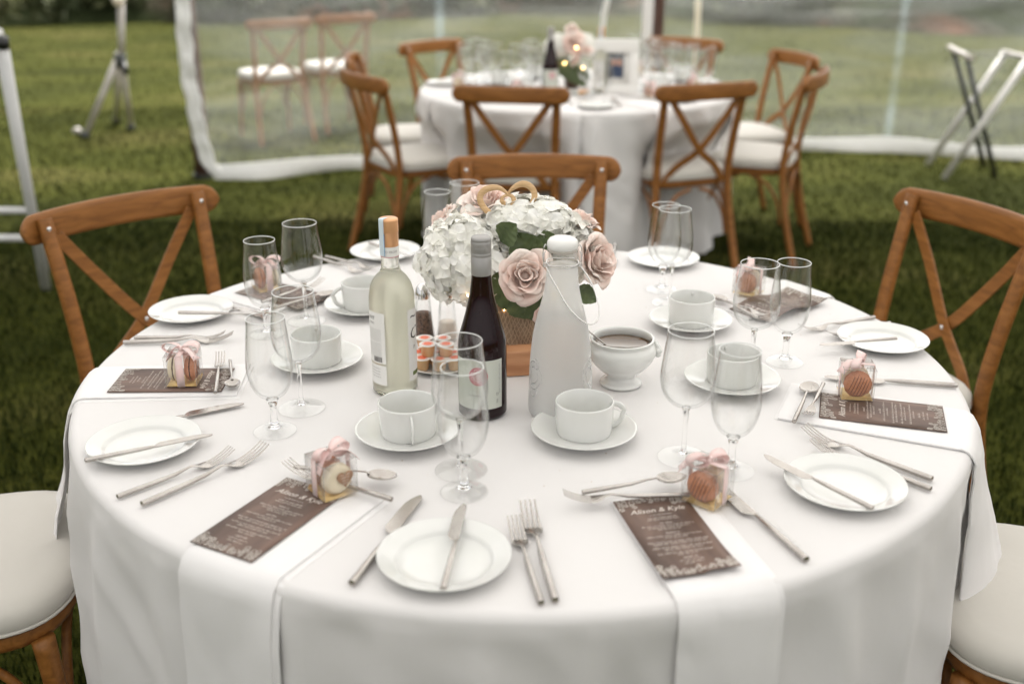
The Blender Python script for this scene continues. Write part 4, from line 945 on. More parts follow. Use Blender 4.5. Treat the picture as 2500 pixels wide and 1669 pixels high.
# wooden heart with a 3
ht = thing('table_number', 'flat wooden heart cut out round a number 3, stuck in the flowers', 'table number', (-.009, 1.785, 1.012), R_(-3))
def flatstrip(P, W, th=.003):
    m = MB(); m.rsweep([(x, 0, z) for x, z in P], th, W, up=(0, 0, 1)); return m
def flat_curve(pts, wid, n=6, th=.003):
    Q = []; Wd = []; pts = [Vector(p) for p in pts]
    for i in range(len(pts) - 1):
        p0, p1, p2, p3 = pts[max(0, i - 1)], pts[i], pts[i + 1], pts[min(len(pts) - 1, i + 2)]
        for k in range(n): t_ = k / n; Q.append(.5 * (2 * p1 + (p2 - p0) * t_ + (2 * p0 - 5 * p1 + 4 * p2 - p3) * t_ ** 2 + (3 * p1 - p0 - 3 * p2 + p3) * t_ ** 3)); Wd.append(wid[i] * (1 - t_) + wid[i + 1] * t_)
    Q.append(pts[-1]); Wd.append(wid[-1]); V = []; F = []
    for i, p in enumerate(Q):
        t_ = (Q[min(i + 1, len(Q) - 1)] - Q[max(0, i - 1)]).normalized(); nn = Vector((-t_.y, t_.x))
        for s_ in (1, -1):
            for y in (-th / 2, th / 2): q = p + nn * Wd[i] / 2 * s_; V.append((q.x, y, q.y))
    for i in range(len(Q) - 1):
        a = 4 * i
        for x, y in ((0, 1), (1, 3), (3, 2), (2, 0)): F.append((a + x, a + y, a + 4 + y, a + 4 + x))
    F.append((0, 2, 3, 1)); e = 4 * len(Q) - 4; F.append((e, e + 1, e + 3, e + 2)); return MB().add(V, F)
S = .0505 / 820   # metres per traced unit
def tr(L__): return [((x - 980) * S, (1000 - y) * S + .026) for x, y in L__]
obj('heart_left', flat_curve(tr([(1010, 640), (900, 545), (760, 470), (600, 460), (400, 520), (270, 640), (235, 780), (280, 930), (370, 1060), (520, 1200), (740, 1370), (960, 1600)]), [.0045, .0055, .008, .010, .0115, .011, .0105, .0105, .0100, .0095, .009, .007]), M['ply'], ht)
obj('heart_right', flat_curve(tr([(1030, 625), (1110, 510), (1260, 400), (1430, 350), (1600, 400), (1720, 540), (1750, 700), (1700, 850), (1610, 960), (1480, 1130), (1200, 1400), (960, 1610)]), [.0040, .006, .009, .011, .011, .0105, .010, .009, .008, .0075, .007, .006]), M['ply'], ht)
obj('number', flat_curve(tr([(950, 890), (880, 880), (840, 810), (880, 720), (990, 670), (1110, 690), (1170, 780), (1160, 890), (1080, 970), (960, 1010)]), [.007, .0075, .007, .0045, .004, .006, .0075, .007, .006, .0045], th=.0029), M['ply'], ht)
obj('number', flat_curve(tr([(1080, 985), (1170, 1030), (1240, 1130), (1240, 1260), (1160, 1380), (1000, 1420)]), [.0045, .006, .0075, .0075, .006, .0045], th=.0028), M['ply'], ht)
obj('stake', MB().box((0, 0, -.035), (.006, .0027, .09)), M['ply'], ht)
# wooden block under the jar
o = MB(); o.box((0, 0, .0235), (.150, .140, .046)); tag(obj('wooden_block', o, M['plank'], loc=(.036, 1.784, ZT + .0006), rot=(0, 0, R_(9)), bevel=.0012), 'pale orange wooden block carrying the burlap wrapped jar', 'wooden block')

# ------------------------------------------------------------ favour boxes
def ribbon(P, wid, up, th=.0005):
    m = MB(); m.rsweep(P, wid, th, up=up); return m
def bow_parts(seed):
    r = random.Random(seed); parts = []
    z0 = .0
    for s_ in (1, -1):
        P = []; lean = r.uniform(.1, .5); big = r.uniform(.95, 1.2)
        for i in range(17):
            a = PI * 2 * i / 16; rr_ = .0165 * big
            x = s_ * (rr_ * (1 - cos(a)) * .85); z = .0035 + .0085 * big * sin(a) * (1.0) + .006 * (1 - cos(a)) * lean
            P.append((x, 0, z))
        m = MB(); V = []; F = []
        for i, p in enumerate(P):
            f = min(1, sin(PI * i / 16) * 1.5 + .25); wd = .0072 * f
            tw = .35 * s_ * sin(PI * i / 16)
            V += [(p[0], -wd, p[2] - tw * wd), (p[0], 0, p[2] + .0008 * (1 - f)), (p[0], wd, p[2] + tw * wd)]
        F = [(3 * i + k, 3 * i + k + 1, 3 * i + k + 4, 3 * i + k + 3) for i in range(16) for k in (0, 1)]; m.add(V, F); parts.append(('bow_loop', m))
    for s_ in (1, -1):
        V = []; ln = r.uniform(.030, .042); dr = r.uniform(-.3, .5)
        for i in range(9):
            f = i / 8; x = s_ * ln * f * (.8); y = -s_ * .010 * f * 1 - .012 * f; z = .004 + .006 * sin(f * 3) - .016 * f * f * (1 + dr); wd = .0030 + .0040 * min(1, f * 3)
            V += [(x - .25 * wd, y - wd, z), (x, y, z + .0008), (x + (.25 * wd if f < 1 else wd * .9), y + wd, z)]
        m = MB(); m.add(V, [(3 * i + k, 3 * i + k + 1, 3 * i + k + 4, 3 * i + k + 3) for i in range(8) for k in (0, 1)]); parts.append(('bow_tail', m))
    k = MB(); k.lathe([(.0052 * sin(PI * i / 8), .004 - .0044 * cos(PI * i / 8)) for i in range(9)], 12); parts.append(('knot', k)); return parts
def macaron_mesh(up=1):
    return MB().lathe(smooth_prof([(0, .0095), (.010, .0090), (.0175, .0068), (.0205, .0030), (.0208, .0010), (.0200, 0)], 3) + [(0, 0)], 36).mesh('shell')
shm = macaron_mesh(); fil = MB().lathe([(0, 0), (.0195, 0), (.0203, .0008), (.0207, .0014), (.0200, .0028), (0, .0028)], 30).mesh('filling')
ruf = MB(); ruf.add([], []); 
def foot_mesh():
    m = MB(); r = random.Random(4); V = []; F = []; n = 60
    for j, (rr_, z) in enumerate([(.0200, 0), (.0218, .0004), (.0220, .0022), (.0207, .0032)]):
        for i in range(n): a = 2 * PI * i / n; q = rr_ + .0005 * r.uniform(-1, 1); V.append((q * cos(a), q * sin(a), z + .0003 * r.uniform(-1, 1)))
    for j in range(3):
        for i in range(n): k = (i + 1) % n; F.append((j * n + i, j * n + k, j * n + n + k, j * n + n + i))
    return m.add(V, F).mesh('frill')
frm = foot_mesh()
dz_ = MB(); rd = random.Random(6)
for k in range(6):
    a = -.35 + rd.uniform(-.15, .15); off = -.014 + k * .0052; P = []
    for q in range(12):
        t_ = -1 + 2 * q / 11; x = off + t_ * .006; y = t_ * .019; rr_ = math.hypot(x, y)
        if rr_ < .0195: z = float(np.interp(rr_, [0, .010, .0175, .0205], [.0097, .0092, .0070, .0032])); P.append((x, y, z))
    if len(P) > 2: dz_.sweep(P, .00045, 5)
dzm = dz_.mesh('drizzle')
W_ = .0255
def macaron(parent, y, s_, m_, drz):
    root = obj('macaron', fil, M['macaron_cream'] if m_ is M['macaron_cream'] else M['choc'], parent, loc=(0, y, .0245)); root.rotation_euler = (R_(-90 * s_), 0, 0); root.location.y = y
    a = obj('shell', shm, None, root, loc=(0, 0, .0028)); b_ = obj('shell', shm, None, root); b_.rotation_euler = (PI, 0, 0)
    for o_ in (a, b_):
        if not o_.data.materials: o_.data.materials.append(M['macaron'])
        o_.material_slots[0].link = 'OBJECT'; o_.material_slots[0].material = m_
    for z, fl in ((.0024, 1), (.0004, -1)):
        f_ = obj('frill', frm, None, root, loc=(0, 0, z)); f_.scale = (1, 1, fl)
        if not f_.data.materials: f_.data.materials.append(M['macaron'])
        f_.material_slots[0].link = 'OBJECT'; f_.material_slots[0].material = m_
    if drz: obj('drizzle', dzm, M['choc'], root, loc=(0, 0, .0029))
    return root
def favour(x, y, yawd, lab, seed, z=.0100, tag_side=0, bowturn=0):
    """local +y: side with the orange macaron; ribbon runs over the two x sides"""
    t = thing('favour_box', lab, 'favour box', (x, y, ZT + z), R_(yawd - 90), 'clear favour boxes tied with pink bows')
    w2 = W_; H = .0530
    for nm, c, d in (('side_panel', (0, w2, H / 2), (2 * w2, .0004, H)), ('side_panel', (0, -w2, H / 2), (2 * w2, .0004, H)), ('side_panel', (w2, 0, H / 2), (.0004, 2 * w2 - .0008, H)), ('side_panel', (-w2, 0, H / 2), (.0004, 2 * w2 - .0008, H)), ('lid_panel', (0, 0, H + .0004), (2 * w2, 2 * w2, .0004))):
        m = MB(); m.box(c, d); obj(nm, m, M['acetate'], t)
    eg = MB()
    for sx in (-1, 1):
        for sy in (-1, 1): eg.sweep([(sx * w2, sy * w2, 0), (sx * w2, sy * w2, H)], .00035, 5)
        eg.sweep([(sx * w2, -w2, H), (sx * w2, w2, H)], .00035, 5); eg.sweep([(-w2, sx * w2, H), (w2, sx * w2, H)], .00035, 5)
    obj('creased_edges', eg, M['acetate_edge'], t)
    c_ = MB(); c_.box((0, 0, .0006), (2 * w2 - .001, 2 * w2 - .001, .0006)); c_.add([(-w2 + .001, w2 - .001, .001), (w2 - .001, w2 - .001, .001), (w2 - .003, w2 - .0015, .006), (-w2 + .003, w2 - .0015, .006)], [(0, 1, 2, 3)]); obj('gold_card', c_, M['gold'], t)
    macaron(t, .0020, 1, M['macaron'], True); macaron(t, -.0215 + .0195, -1, M['macaron_cream'], False)
    for o_ in list(t.children):
        if o_.name.startswith('macaron'): o_.location.y = .0125 if o_.location.y > 0 else -.0125
    rw = .0130
    for s_ in (1, -1): obj('ribbon_band', ribbon([(s_ * (w2 + .0008), 0, .0002), (s_ * (w2 + .0008), 0, H * .5), (s_ * (w2 + .0007), 0, H + .0010)], rw, (1, 0, 0)), M['pink'], t)
    obj('ribbon_band', ribbon([(-w2 - .0006, 0, H + .0016), (0, 0, H + .0024), (w2 + .0006, 0, H + .0016)], rw * .8, (0, 0, 1)), M['pink'], t)
    bw = bpy.data.objects.new('bow', MB().lathe([(0, 0), (.001, .0005), (0, .001)], 6).mesh('bow')); COL.objects.link(bw); bw.parent = t; bw.location = (0, 0, H + .002); bw.rotation_euler = (0, 0, R_(bowturn)); bw.data.materials.append(M['pink'])
    for nm, m in bow_parts(seed): obj(nm, m, M['pink'], bw, solid=.0004 if nm != 'knot' else 0)
    if tag_side:
        hm_ = MB(); V = [(0, 0)]
        for i in range(30): a = 2 * PI * i / 30; V.append((.0125 * 16 * sin(a) ** 3 / 16, .0125 * (13 * cos(a) - 5 * cos(2 * a) - 2 * cos(3 * a) - cos(4 * a)) / 15))
        hm_.add([(x_, 0, z_) for x_, z_ in V], [(0, i + 1, (i + 1) % 30 + 1) for i in range(30)]); hg = obj('heart_tag', hm_, M['kraft'], t, loc=(.006, -w2 - .0015, .028), solid=.0006)
        lm_ = MB(); r = random.Random(2)
        for k in range(4): squiggle(lm_, 0, .005 - k * .0042, .014 - .002 * k, .0022, r)
        mm = lm_.mesh('t', False); mm.transform(Matrix.Rotation(R_(90), 4, 'X')); obj('tag_writing', mm, M['print'], hg, loc=(0, -.0006, 0))
    return t
M['acetate_edge'] = mat('acetate_edge', (.75, .74, .72), .15, Alpha=.35)
favour(-.246, 1.290, 128, 'clear favour box with pink bow and heart shaped kraft tag on the front left menu', 1, tag_side=1, bowturn=20)
favour(.263, 1.268, -128, 'clear favour box with pink bow, orange macaron to the left, on the front right menu', 2, bowturn=60)
favour(-.556, 1.668, 3, 'clear favour box with cream and orange macarons side by side on the left menu', 3, bowturn=86)
favour(.566, 1.612, -98, 'favour box, drizzled orange macaron facing the viewer, on the far right menu', 4, bowturn=70)
favour(-.524, 2.168, -150, 'clear favour box with pink bow seen through the back left water glass', 5, bowturn=50)
favour(.498, 2.135, -125, 'clear favour box with pink bow seen through the right hand wine glass', 6, z=.012, bowturn=110)

# ------------------------------------------------------------ cross back chairs
def qb(P, n=6):
    P = [Vector(p) for p in P]; Q = []
    for i in range(len(P) - 1):
        p0, p1, p2, p3 = P[max(0, i - 1)], P[i], P[i + 1], P[min(len(P) - 1, i + 2)]
        for k in range(n): t_ = k / n; Q.append(.5 * (2 * p1 + (p2 - p0) * t_ + (2 * p0 - 5 * p1 + 4 * p2 - p3) * t_ ** 2 + (3 * p1 - p0 - 3 * p2 + p3) * t_ ** 3))
    Q.append(P[-1]); return Q
def chair_proto(loc, rz, lab, group):
    t = thing('crossback_chair', lab, 'chair', (*loc, 0), rz, group)
    def outline(s_, y0=-.195, y1=.205, wf=.215, wb=.185):
        V = []
        for i in range(48):
            a = 2 * PI * i / 48; ca, sa = cos(a), sin(a); e = .62 if sa > 0 else .45; x = abs(ca) ** e * (1 if ca > 0 else -1); y = abs(sa) ** e * (1 if sa > 0 else -1)
            yy = (y0 + y1) / 2 + (y1 - y0) / 2 * y; w_ = wb + (wf - wb) * (y + 1) / 2; V.append((x * w_ * s_, yy * s_))
        return V
    def slab(levels):
        m = MB(); V = []; F = []
        for (s_, z) in levels: V += [(x, y, z) for x, y in outline(s_)]
        n = 48
        for j in range(len(levels) - 1):
            for i in range(n): k = (i + 1) % n; F.append((j * n + i, j * n + k, j * n + n + k, j * n + n + i))
        F.append(tuple(range(n))[::-1]); F.append(tuple(range((len(levels) - 1) * n, len(levels) * n))); return m.add(V, F)
    obj('seat_frame', slab([(.93, .418), (.985, .424), (1.0, .435), (.985, .448), (.95, .450)]), M['wood'], t, auto=60)
    obj('seat_cushion', slab([(.93, .4505), (1.0, .455), (1.035, .468), (1.03, .486), (.98, .499), (.86, .505), (.6, .508), (.3, .509)]), M['cushion'], t)
    pp_ = MB(); pp_.sweep([(x, y, .4600) for x, y in outline(1.028)], .0032, 6, closed=True); obj('piping', pp_, M['cushion'], t)
    for s_ in (-1, 1):
        m = MB(); Q = qb([(s_ * .178, .165, .43), (s_ * .184, .178, .25), (s_ * .192, .195, .0)]); m.sweep(Q, [(.0185 - .006 * i / len(Q), .0185 - .006 * i / len(Q)) for i in range(len(Q))], 14); obj('leg', m, M['wood'], t)
        m = MB(); Q = qb([(s_ * .205, -.285, 0), (s_ * .192, -.225, .22), (s_ * .178, -.188, .44), (s_ * .180, -.205, .62), (s_ * .190, -.252, .83), (s_ * .191, -.262, .866)]); m.sweep(Q, [(.0150, .0165 + .002 * sin(PI * i / len(Q))) for i in range(len(Q))], 14, up=(1, 0, 0)); obj('back_post', m, M['wood'], t)
    m = MB(); V = []; F = []; NX, NC = 34, 14
    for i in range(NX + 1):
        x = .246 * sin(PI / 2 * (2 * i / NX - 1)); q = abs(x) / .246; end = math.sqrt(max(0, 1 - ((q - .864) / .136) ** 2)) if q > .864 else 1
        y = -.306 + .044 * (q ** 2.0); hh = max(.004, .0355 * end); zc = .842 - .006 * (1 - q * q) * 0 + .004 * (1 - q ** 2)
        for k in range(NC):
            a = 2 * PI * k / NC; ca, sa = cos(a), sin(a); V.append((x + 0, y + .0105 * abs(ca) ** .6 * (1 if ca > 0 else -1), zc + hh * abs(sa) ** .55 * (1 if sa > 0 else -1)))
    for i in range(NX):
        for k in range(NC): l = (k + 1) % NC; F.append((i * NC + k, i * NC + l, i * NC + NC + l, i * NC + NC + k))
    F.append(tuple(range(NC))[::-1]); F.append(tuple(range(NX * NC, NX * NC + NC))); m.add(V, F); obj('top_rail', m, M['wood'], t, auto=70)
    for s_, dy in ((-1, .0), (1, .0065)):
        m = MB(); Q = qb([(s_ * .172, -.262 + dy, .826), (s_ * .10, -.246 + dy - .012, .722), (0, -.236 + dy, .588), (-s_ * .100, -.206 + dy, .508), (-s_ * .148, -.193 + dy, .435)]); m.rsweep(Q, .0062, .030, up=(0, 0, 1))
        m2 = MB(); V = []
        for i, p in enumerate(Q):
            t_ = (Q[min(i + 1, len(Q) - 1)] - Q[max(0, i - 1)]).normalized(); n_ = Vector((0, 1, 0)); sd_ = t_.cross(n_).normalized(); n_ = sd_.cross(t_)
            V += [p + sd_ * .015 + n_ * .003, p - sd_ * .015 + n_ * .003, p - sd_ * .015 - n_ * .003, p + sd_ * .015 - n_ * .003]
        F = [(4 * i + j, 4 * i + (j + 1) % 4, 4 * i + 4 + (j + 1) % 4, 4 * i + 4 + j) for i in range(len(Q) - 1) for j in range(4)] + [(0, 3, 2, 1), tuple(4 * len(Q) - 4 + j for j in range(4))]
        m2.add(V, F); obj('cross_strap', m2, M['wood'], t, bevel=.0012, auto=50)
    for (x, y, z) in ((-.191, -.242, .846), (.191, -.242, .846), (0, -.220, .588)):
        m = MB(); m.lathe([(0, .003), (.0035, .0026), (.0058, .001), (.006, 0), (0, 0)], 14); o_ = obj('screw', m, M['chrome'], t, loc=(x, y, z)); o_.rotation_euler = (R_(-90), 0, 0)
    cor = {'bl': (-.190, -.222), 'br': (.190, -.222), 'fl': (-.186, .186), 'fr': (.186, .186)}
    for a, b_ in (('bl', 'br'), ('fl', 'fr'), ('bl', 'fl'), ('br', 'fr')):
        for p, q in ((a, b_), (b_, a)):
            P0 = Vector((*cor[p], 0)); P1 = Vector((*cor[q], 0)); d_ = P1 - P0
            Q = qb([P0 + d_ * .04 + Vector((0, 0, .20)), P0 + d_ * .10 + Vector((0, 0, .30)), P0 + d_ * .24 + Vector((0, 0, .385)), P0 + d_ * .44 + Vector((0, 0, .418))]); Q = [Vector((v.x * .97, v.y * .97, v.z)) for v in Q]; m = MB(); m.sweep(Q, (.0085, .0075), 8); obj('arch_brace', m, M['wood'], t)
    return t
def chair_at(mid, face_deg): # mid = point between the screw heads; face = heading of the front
    a = R_(face_deg); f_ = Vector((cos(a), sin(a))); c = Vector(mid) + f_ * .25; return (c.x, c.y), a - PI / 2
G1, G2, G3 = 'crossback chairs round the near table', 'crossback chairs round the far table', 'crossback chairs outside on the lawn'
P_, A_ = (-.742, 2.305), R_(-45.5) - PI / 2
proto = chair_proto(P_, A_, 'wooden crossback chair behind the left edge of the near table', G1)
def chair(c, face, lab, grp):
    p, a = (c[0], c[1]), R_(face) - PI / 2; return dup(proto, (*p, 0), a, lab, grp)
chair((.062, 2.730), -90, 'wooden crossback chair directly behind the flowers and wooden heart', G1)
chair((.830, 2.315), -156.5, 'wooden crossback chair at the right edge, with the sharp X of its back', G1)
chair((-.945, 1.552), 12, 'crossback chair at the lower left corner, only its ivory seat and legs showing', G1)
chair((.895, 1.430), 161, 'crossback chair at the lower right corner, only its ivory seat showing', G1)
chair((.040, 4.710), 80, 'crossback chair with its back to us at the far table, just left of centre', G2)
chair((.722, 4.790), 111, 'crossback chair with its back to us right of centre at the far table, clear X', G2)
chair((-.440, 5.000), 32, 'crossback chair seen side on at the left of the far table, nearer of two', G2)
chair((-.530, 5.560), 4, 'crossback chair on the left of the far table, mostly hidden behind the side-on one', G2)
chair((-.268, 6.103), -44, 'crossback chair beyond the far table on the left, facing us', G2)
chair((.858, 6.213), -124, 'crossback chair beyond the far table on the right, near the dark pole', G2)
chair((1.200, 5.600), -164, 'crossback chair at the right of the far table, further of the pair', G2)
chair((1.135, 5.050), 155.5, 'crossback chair turned edge on, nearer of the pair right of the far table', G2)
chair((-1.785, 8.06), 122, 'crossback chair standing outside behind the plastic wall, left of the two', G3)
chair((-1.382, 8.52), 122, 'crossback chair standing outside behind the plastic wall, right of the two', G3)

# crumbs and specks on the near cloth
cr_ = MB(); rc = random.Random(12)
for k in range(70):
    a, q = rc.uniform(0, 2 * PI), RT * .93 * math.sqrt(rc.random()); s_ = rc.uniform(.0004, .0010); cr_.box((TC.x + q * cos(a), TC.y + q * sin(a), ZT + s_ * .4), (s_, s_ * 1.4, s_), rc.random() * 3)
o = obj('crumbs', cr_, M['burlap']); tag(o, 'tiny dark specks scattered over the near white tablecloth', 'crumbs'); o['kind'] = 'stuff'
# ------------------------------------------------------------ far table setting
FZ = ZT
def fp(x, y, z=0): return (x, y, FZ + .0005 + z)
b0 = bpy.data.objects
dup(b0['red_wine_bottle'], fp(.182, 5.15), .3, 'dark wine bottle standing on the far table left of its flowers')
dup(b0['white_wine_bottle'], fp(.415, 5.12), .5, 'pale wine bottle standing on the far table between flowers and picture frame')
f2 = thing('flower_arrangement', 'pink and white centrepiece on the far table, out of focus', 'flowers', fp(.29, 5.27))
for c, r_, n_ in (((-.07, 0, .19), .060, 40), ((.05, .04, .19), .058, 30)):
    core = MB(); core.grid(lambda u, v: tuple(Vector((sin(PI * v) * cos(2 * PI * u), sin(PI * v) * sin(2 * PI * u), cos(PI * v))) * r_ * .8), 16, 10, wrap=True); h = obj('hydrangea', core, M['petal_core'], f2, loc=c); r = random.Random(n_)
    for i in range(n_):
        z = 1 - (i + .5) / n_ * 1.7; ph = i * 2.4; s_ = math.sqrt(max(0, 1 - z * z)); d = Vector((s_ * cos(ph), s_ * sin(ph), z)); q = obj('floret', FL[i % 6], None, h, loc=d * r_); q.rotation_euler = frame_of(d, i).to_euler(); q.scale = (1.7,) * 3
ps = [c for c in fa.children if c.name.startswith('rose')]
for k, (c, e) in enumerate((((.0, -.05, .215), 0), ((.045, -.06, .165), 1), ((-.01, .0, .245), 2), ((.02, -.075, .135), 3))):
    q = dup(ps[k], loc=c, parent=f2); q.scale = (1.15,) * 3
for i in range(6): leaf(f2, (-.03 + .012 * i, -.05, .15 - .01 * i), (-.3 + .1 * i, -.2, -.7), (0, -1, .1), .09, .04, 50 + i)
obj('jar', MB().lathe([(0, .001), (.03, .001), (.034, .01), (.040, .05), (.034, .085), (.036, .10), (.03, .10), (0, .02)], 30), M['jar'], f2)
for p in ((.012, -.105, .200), (-.04, -.075, .125), (.045, -.09, .105)): obj('fairy_light', MB().lathe([(.003 * sin(PI * i / 6), -.004 * cos(PI * i / 6)) for i in range(7)], 10), M['led'], f2, loc=p)
pf = thing('picture_frame', 'white picture frame with a small dark photo on the far table', 'picture frame', fp(.485, 5.10), R_(-6))
m = MB(); W2, H2 = .105, .245
for c, d in (((0, 0, .02), (W2 * 2, .018, .04)), ((0, 0, H2 - .03), (W2 * 2, .018, .06))): m.box(c, d)
for s_ in (-1, 1): m.box((s_ * (W2 - .022), 0, .112), (.044, .0175, .145))
obj('moulding', m, M['frame'], pf, bevel=.002); ph_ = MB(); ph_.box((0, .003, .112), (.13, .004, .15)); obj('mount', ph_, M['frame'], pf)
m = MB(); m.box((0, -.0012, .125), (.072, .002, .110)); pho = obj('photo', m, M['photo_bg'], pf)
m = MB(); m.grid(lambda u, v: (-.030 + .060 * u, -.0026, .072 + .055 * v - .012 * (2 * u - 1) ** 2 * v), 8, 4); obj('printed_clothing', m, M['photo_dark'], pho)
m = MB()
for x in (-.013, .013): m.lathe([(0, 0), (.0125, 0)], 16, c=(0, 0, 0), M=None); 
m = MB()
for x in (-.013, .014): m.add([(x + .011 * cos(2 * PI * i / 14), -.0029, .140 + .015 * sin(2 * PI * i / 14)) for i in range(14)], [tuple(range(14))])
obj('printed_faces', m, M['photo_skin'], pho)
labs = ['left end, front row', 'left end, back row', 'right end, front row', 'right end, back row', 'far left, nearest the bottle', 'left, third row', 'rear left of the flowers', 'rear right of the flowers', 'right, third row', 'far right end', 'left rear edge', 'left front', 'left middle', 'left beside the bottle', 'right rear edge', 'right of the picture frame', 'right front', 'right middle', 'front edge centre', 'rear centre']
SPT = [(-.22, 5.12), (-.20, 5.62), (.82, 5.22), (.64, 5.78), (.06, 5.22), (-.22, 5.42), (.10, 5.55), (.50, 5.52), (.72, 5.46), (.88, 5.34), (-.15, 5.55), (-.10, 5.15), (.02, 5.32), (.08, 5.45), (.72, 5.60), (.66, 5.32), (.60, 5.12), (.80, 5.38), (.335, 4.86), (.30, 5.72)]
for (x, y), l_ in zip(SPT, labs):
    glass('wine', x, y, f'tall wine glass on the far table, {l_}', 'glasses on the far table', FZ); glass('water', x + .075, y - .055, f'short water glass on the far table, {l_}', 'glasses on the far table', FZ)
cu = b0['teacup']
for (x, y), l_ in zip([(-.06, 5.38), (.04, 5.12), (.12, 5.62), (.52, 5.62), (.70, 5.22), (.86, 5.52)], ['left', 'left front', 'left rear', 'right rear', 'right front', 'right end']):
    dup(b0['saucer'], fp(x, y), 0, f'white saucer on the far table, {l_} side', 'saucers on the far table'); dup(cu, fp(x, y, .0048), x * 9, f'white teacup on the far table, {l_} side', 'teacups on the far table')
for (x, y, l_) in ((-.34, 5.38, 'left edge'), (.36, 4.66, 'front edge'), (.94, 5.42, 'right edge'), (-.12, 4.86, 'front left'), (.75, 4.85, 'front right')):
    dup(b0['side_plate'], fp(x, y), 0, f'white side plate on the far table, {l_}', 'side plates on the far table')
    dup(b0['dinner_fork'], fp(x + .11, y + .02, .001), math.atan2(5.27 - y, .31 - x), f'dinner fork beside the side plate on the far table, {l_}', 'forks on the far table')
    dup(b0['table_knife'], fp(x - .10, y + .02, .001), math.atan2(5.27 - y, .31 - x), f'table knife beside the side plate on the far table, {l_}', 'knives on the far table')
for (x, y, l_, rz) in ((-.26, 5.26, 'left edge', .3), (.87, 5.23, 'right edge', 1.2), (.63, 4.95, 'front right, right of the frame', 2), (.02, 4.98, 'front left behind the chair rail', .8), (.66, 5.72, 'rear right', .4)):
    dup(b0['favour_box'], fp(x, y, .006), rz, f'clear favour box with pink bow on the far table, {l_}', 'favour boxes on the far table')
for (a, l_, wd, hg, s_) in ((-98, 'hanging down the front left of centre', .14, .42, 1), (-62, 'hanging down the front right of centre', .13, .40, 2), (-160, 'on the left edge', .13, .3, 3), (-20, 'on the right edge', .13, .3, 4)):
    p = FC + Vector((cos(R_(a)), sin(R_(a)))) * .50; napkin((p.x, p.y), a, wd, hg, f'white napkin on the far table, {l_}', 'napkins on the far table', crf, FC, seed=s_)
tag(obj('small_plate', b0['small_plate'].data, M['porcelain'], loc=fp(.33, 5.05)), 'small white plate in front of the far flowers', 'plate')
dup(b0['portion_cup'], fp(.32, 5.03, .004), 0, 'peach portion cup on the small plate of the far table, left', 'portion cups on the far table'); dup(b0['portion_cup'], fp(.345, 5.05, .004), 1, 'peach portion cup on the small plate of the far table, right', 'portion cups on the far table')

# ------------------------------------------------------------ stands and frames
t = thing('white_stand', 'white metal frame with black cap and two rungs at the left edge', 'metal stand', (-2.15, 4.4, 0))
def tube(P, r, n=14): m = MB(); m.sweep([Vector(p) - Vector((-2.15, 4.4, 0)) for p in P], r, n); return m
for P in ([(-2.040, 4.44, 0), (-1.985, 4.30, .58), (-1.936, 4.19, 1.085)], [(-2.16, 4.72, 0), (-2.10, 4.55, .40), (-1.985, 4.27, 1.05)], [(-2.62, 4.44, 0), (-2.62, 4.30, .58), (-2.62, 4.19, 1.085)], [(-2.60, 4.72, 0), (-2.60, 4.5, .5), (-2.60, 4.27, 1.05)]): obj('leg', tube(P, .021), M['white_metal'], t)
for P, n_ in (([(-2.62, 4.35, .382), (-2.010, 4.345, .382)], 'rung'), ([(-2.62, 4.39, .252), (-2.020, 4.385, .252)], 'rung')): obj(n_, tube(P, .015), M['white_metal'], t)
m = MB(); m.sweep([Vector(p) - Vector((-2.15, 4.4, 0)) for p in ((-2.66, 4.21, 1.098), (-1.945, 4.21, 1.098))], .028, 12); obj('top_bar', m, M['white_metal'], t)
m = MB(); m.sweep([Vector(p) - Vector((-2.15, 4.4, 0)) for p in ((-1.940, 4.195, 1.055), (-1.934, 4.186, 1.095))], .0255, 14); obj('cap', m, M['black'], t)
t = thing('tripod_stand', 'grey tripod stand with a bulb on the open lawn at the left', 'tripod', (-2.93, 8.2, 0)); 
def tb(P, r, n=12, o_=(-2.93, 8.2, 0)): m = MB(); m.sweep([Vector(p) - Vector(o_) for p in P], r, n); return m
obj('pole', tb([(-2.925, 8.2, .50), (-2.87, 8.2, .97)], .026), M['alu'], t); obj('pole', tb([(-2.87, 8.2, .97), (-2.80, 8.2, 1.7)], .017), M['alu'], t)
for P in ([(-2.93, 8.2, .60), (-3.212, 8.05, 0.012)], [(-2.92, 8.2, .60), (-2.985, 8.40, 0.012)], [(-2.94, 8.2, .60), (-3.07, 8.45, .28), (-3.20, 8.70, 0.012)]): obj('leg', tb(P, .023), M['alu'], t)
obj('collar', tb([(-2.932, 8.2, .50), (-2.926, 8.2, .60)], .045), M['darkmetal'], t); obj('knob', tb([(-2.89, 8.15, .54), (-2.86, 8.10, .47)], .022), M['black'], t)
bb = MB(); bb.lathe([(.045 * sin(PI * i / 12), -.045 * cos(PI * i / 12)) for i in range(13)], 18); obj('bulb', bb, M['bulb'], t, loc=(-2.865 + 2.93, -.06, .985))
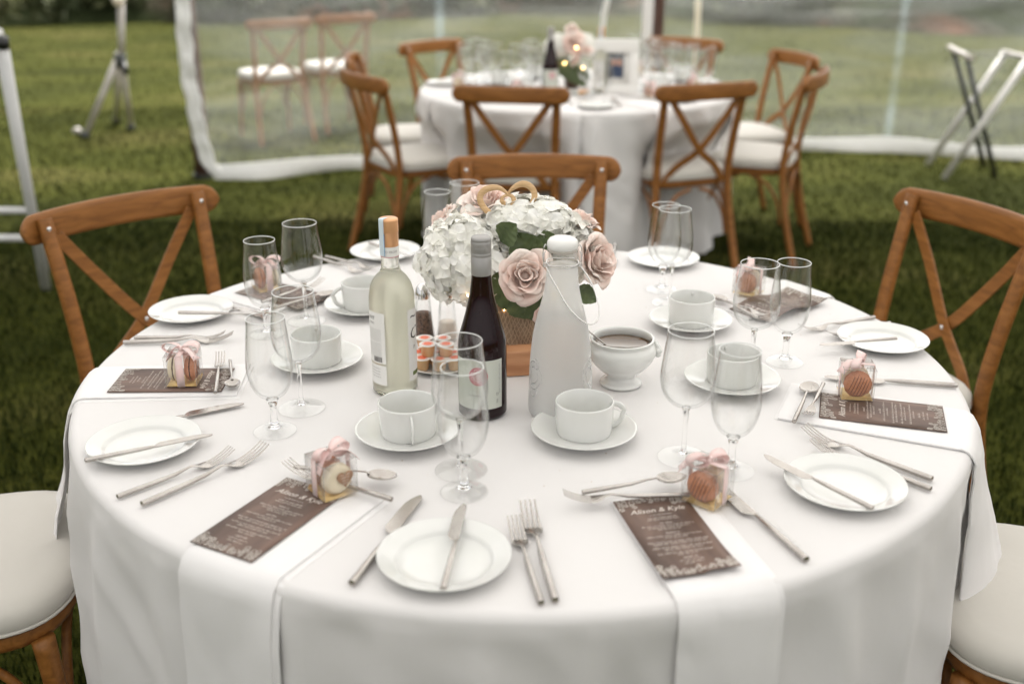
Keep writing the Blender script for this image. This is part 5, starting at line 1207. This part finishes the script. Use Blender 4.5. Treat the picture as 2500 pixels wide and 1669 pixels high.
for p in ((-3.212, 8.05), (-2.985, 8.40), (-3.20, 8.70)): obj('rubber_foot', MB().lathe([(0, 0), (.032, 0), (.034, .02), (.026, .05), (0, .05)], 14), M['darkmetal'], t, loc=(p[0] + 2.93, p[1] - 8.2, 0))
tag(obj('stone', MB().lathe([(.035 * sin(PI * i / 8), .028 - .028 * cos(PI * i / 8)) for i in range(9)], 12), M['alu'], loc=(-3.33, 8.2, 0)), 'small grey lump on the grass left of the tripod', 'stone')
ox = (2.93, 6.8, 0); t = thing('tray_stand', 'folding metal tray stand with crossed legs on the right by the plastic wall', 'tray stand', ox)
for P in ([(2.755, 7.02, .012), (3.147, 7.02, .725)], [(2.705, 6.60, .012), (3.105, 6.60, .740)]): obj('leg', tb(P, .022, 12, ox), M['alu_light'] if 'alu_light' in M else M['alu'], t)
for P in ([(3.115, 6.98, .012), (2.800, 6.98, .755)], [(3.045, 6.64, .012), (2.757, 6.64, .735)]): obj('leg', tb(P, .0165, 12, ox), M['darkmetal'], t)
obj('top_bar', tb([(2.757, 6.58, .745), (2.802, 7.05, .765)], .017, 12, ox), M['alu'], t); obj('top_bar', tb([(3.108, 6.55, .745), (3.150, 7.05, .735)], .017, 12, ox), M['alu'], t)
for y in (6.70, 6.95):
    m = MB(); m.rsweep([Vector((2.785, y, .758)) - Vector(ox), Vector((2.95, y, .742)) - Vector(ox), Vector((3.13, y, .748)) - Vector(ox)], .035, .003, up=(0, 0, 1)); obj('strap', m, M['black'], t)
for p, q in (((2.958, 6.62, .425), (2.932, 6.62, .425)), ((2.985, 7.0, .432), (2.985, 7.0, .432))): obj('pivot', MB().lathe([(0, -.03), (.012, -.03), (.012, .03), (0, .03)], 12), M['chrome'], t, loc=Vector(p) - Vector(ox), rot=(PI / 2, 0, 0))
fl_ = MB()
for k in range(5):
    a = k * 1.26; fl_.add([(0, 0, .01), (.02 * cos(a - .3), .02 * sin(a - .3), .02), (.045 * cos(a), .045 * sin(a), .015), (.02 * cos(a + .3), .02 * sin(a + .3), .025)], [(0, 1, 2, 3)])
tag(obj('fallen_leaf', fl_, M['fallen'], loc=(1.235, 3.18, .03)), 'orange brown leaf on the dark grass behind the right chair back', 'leaf')
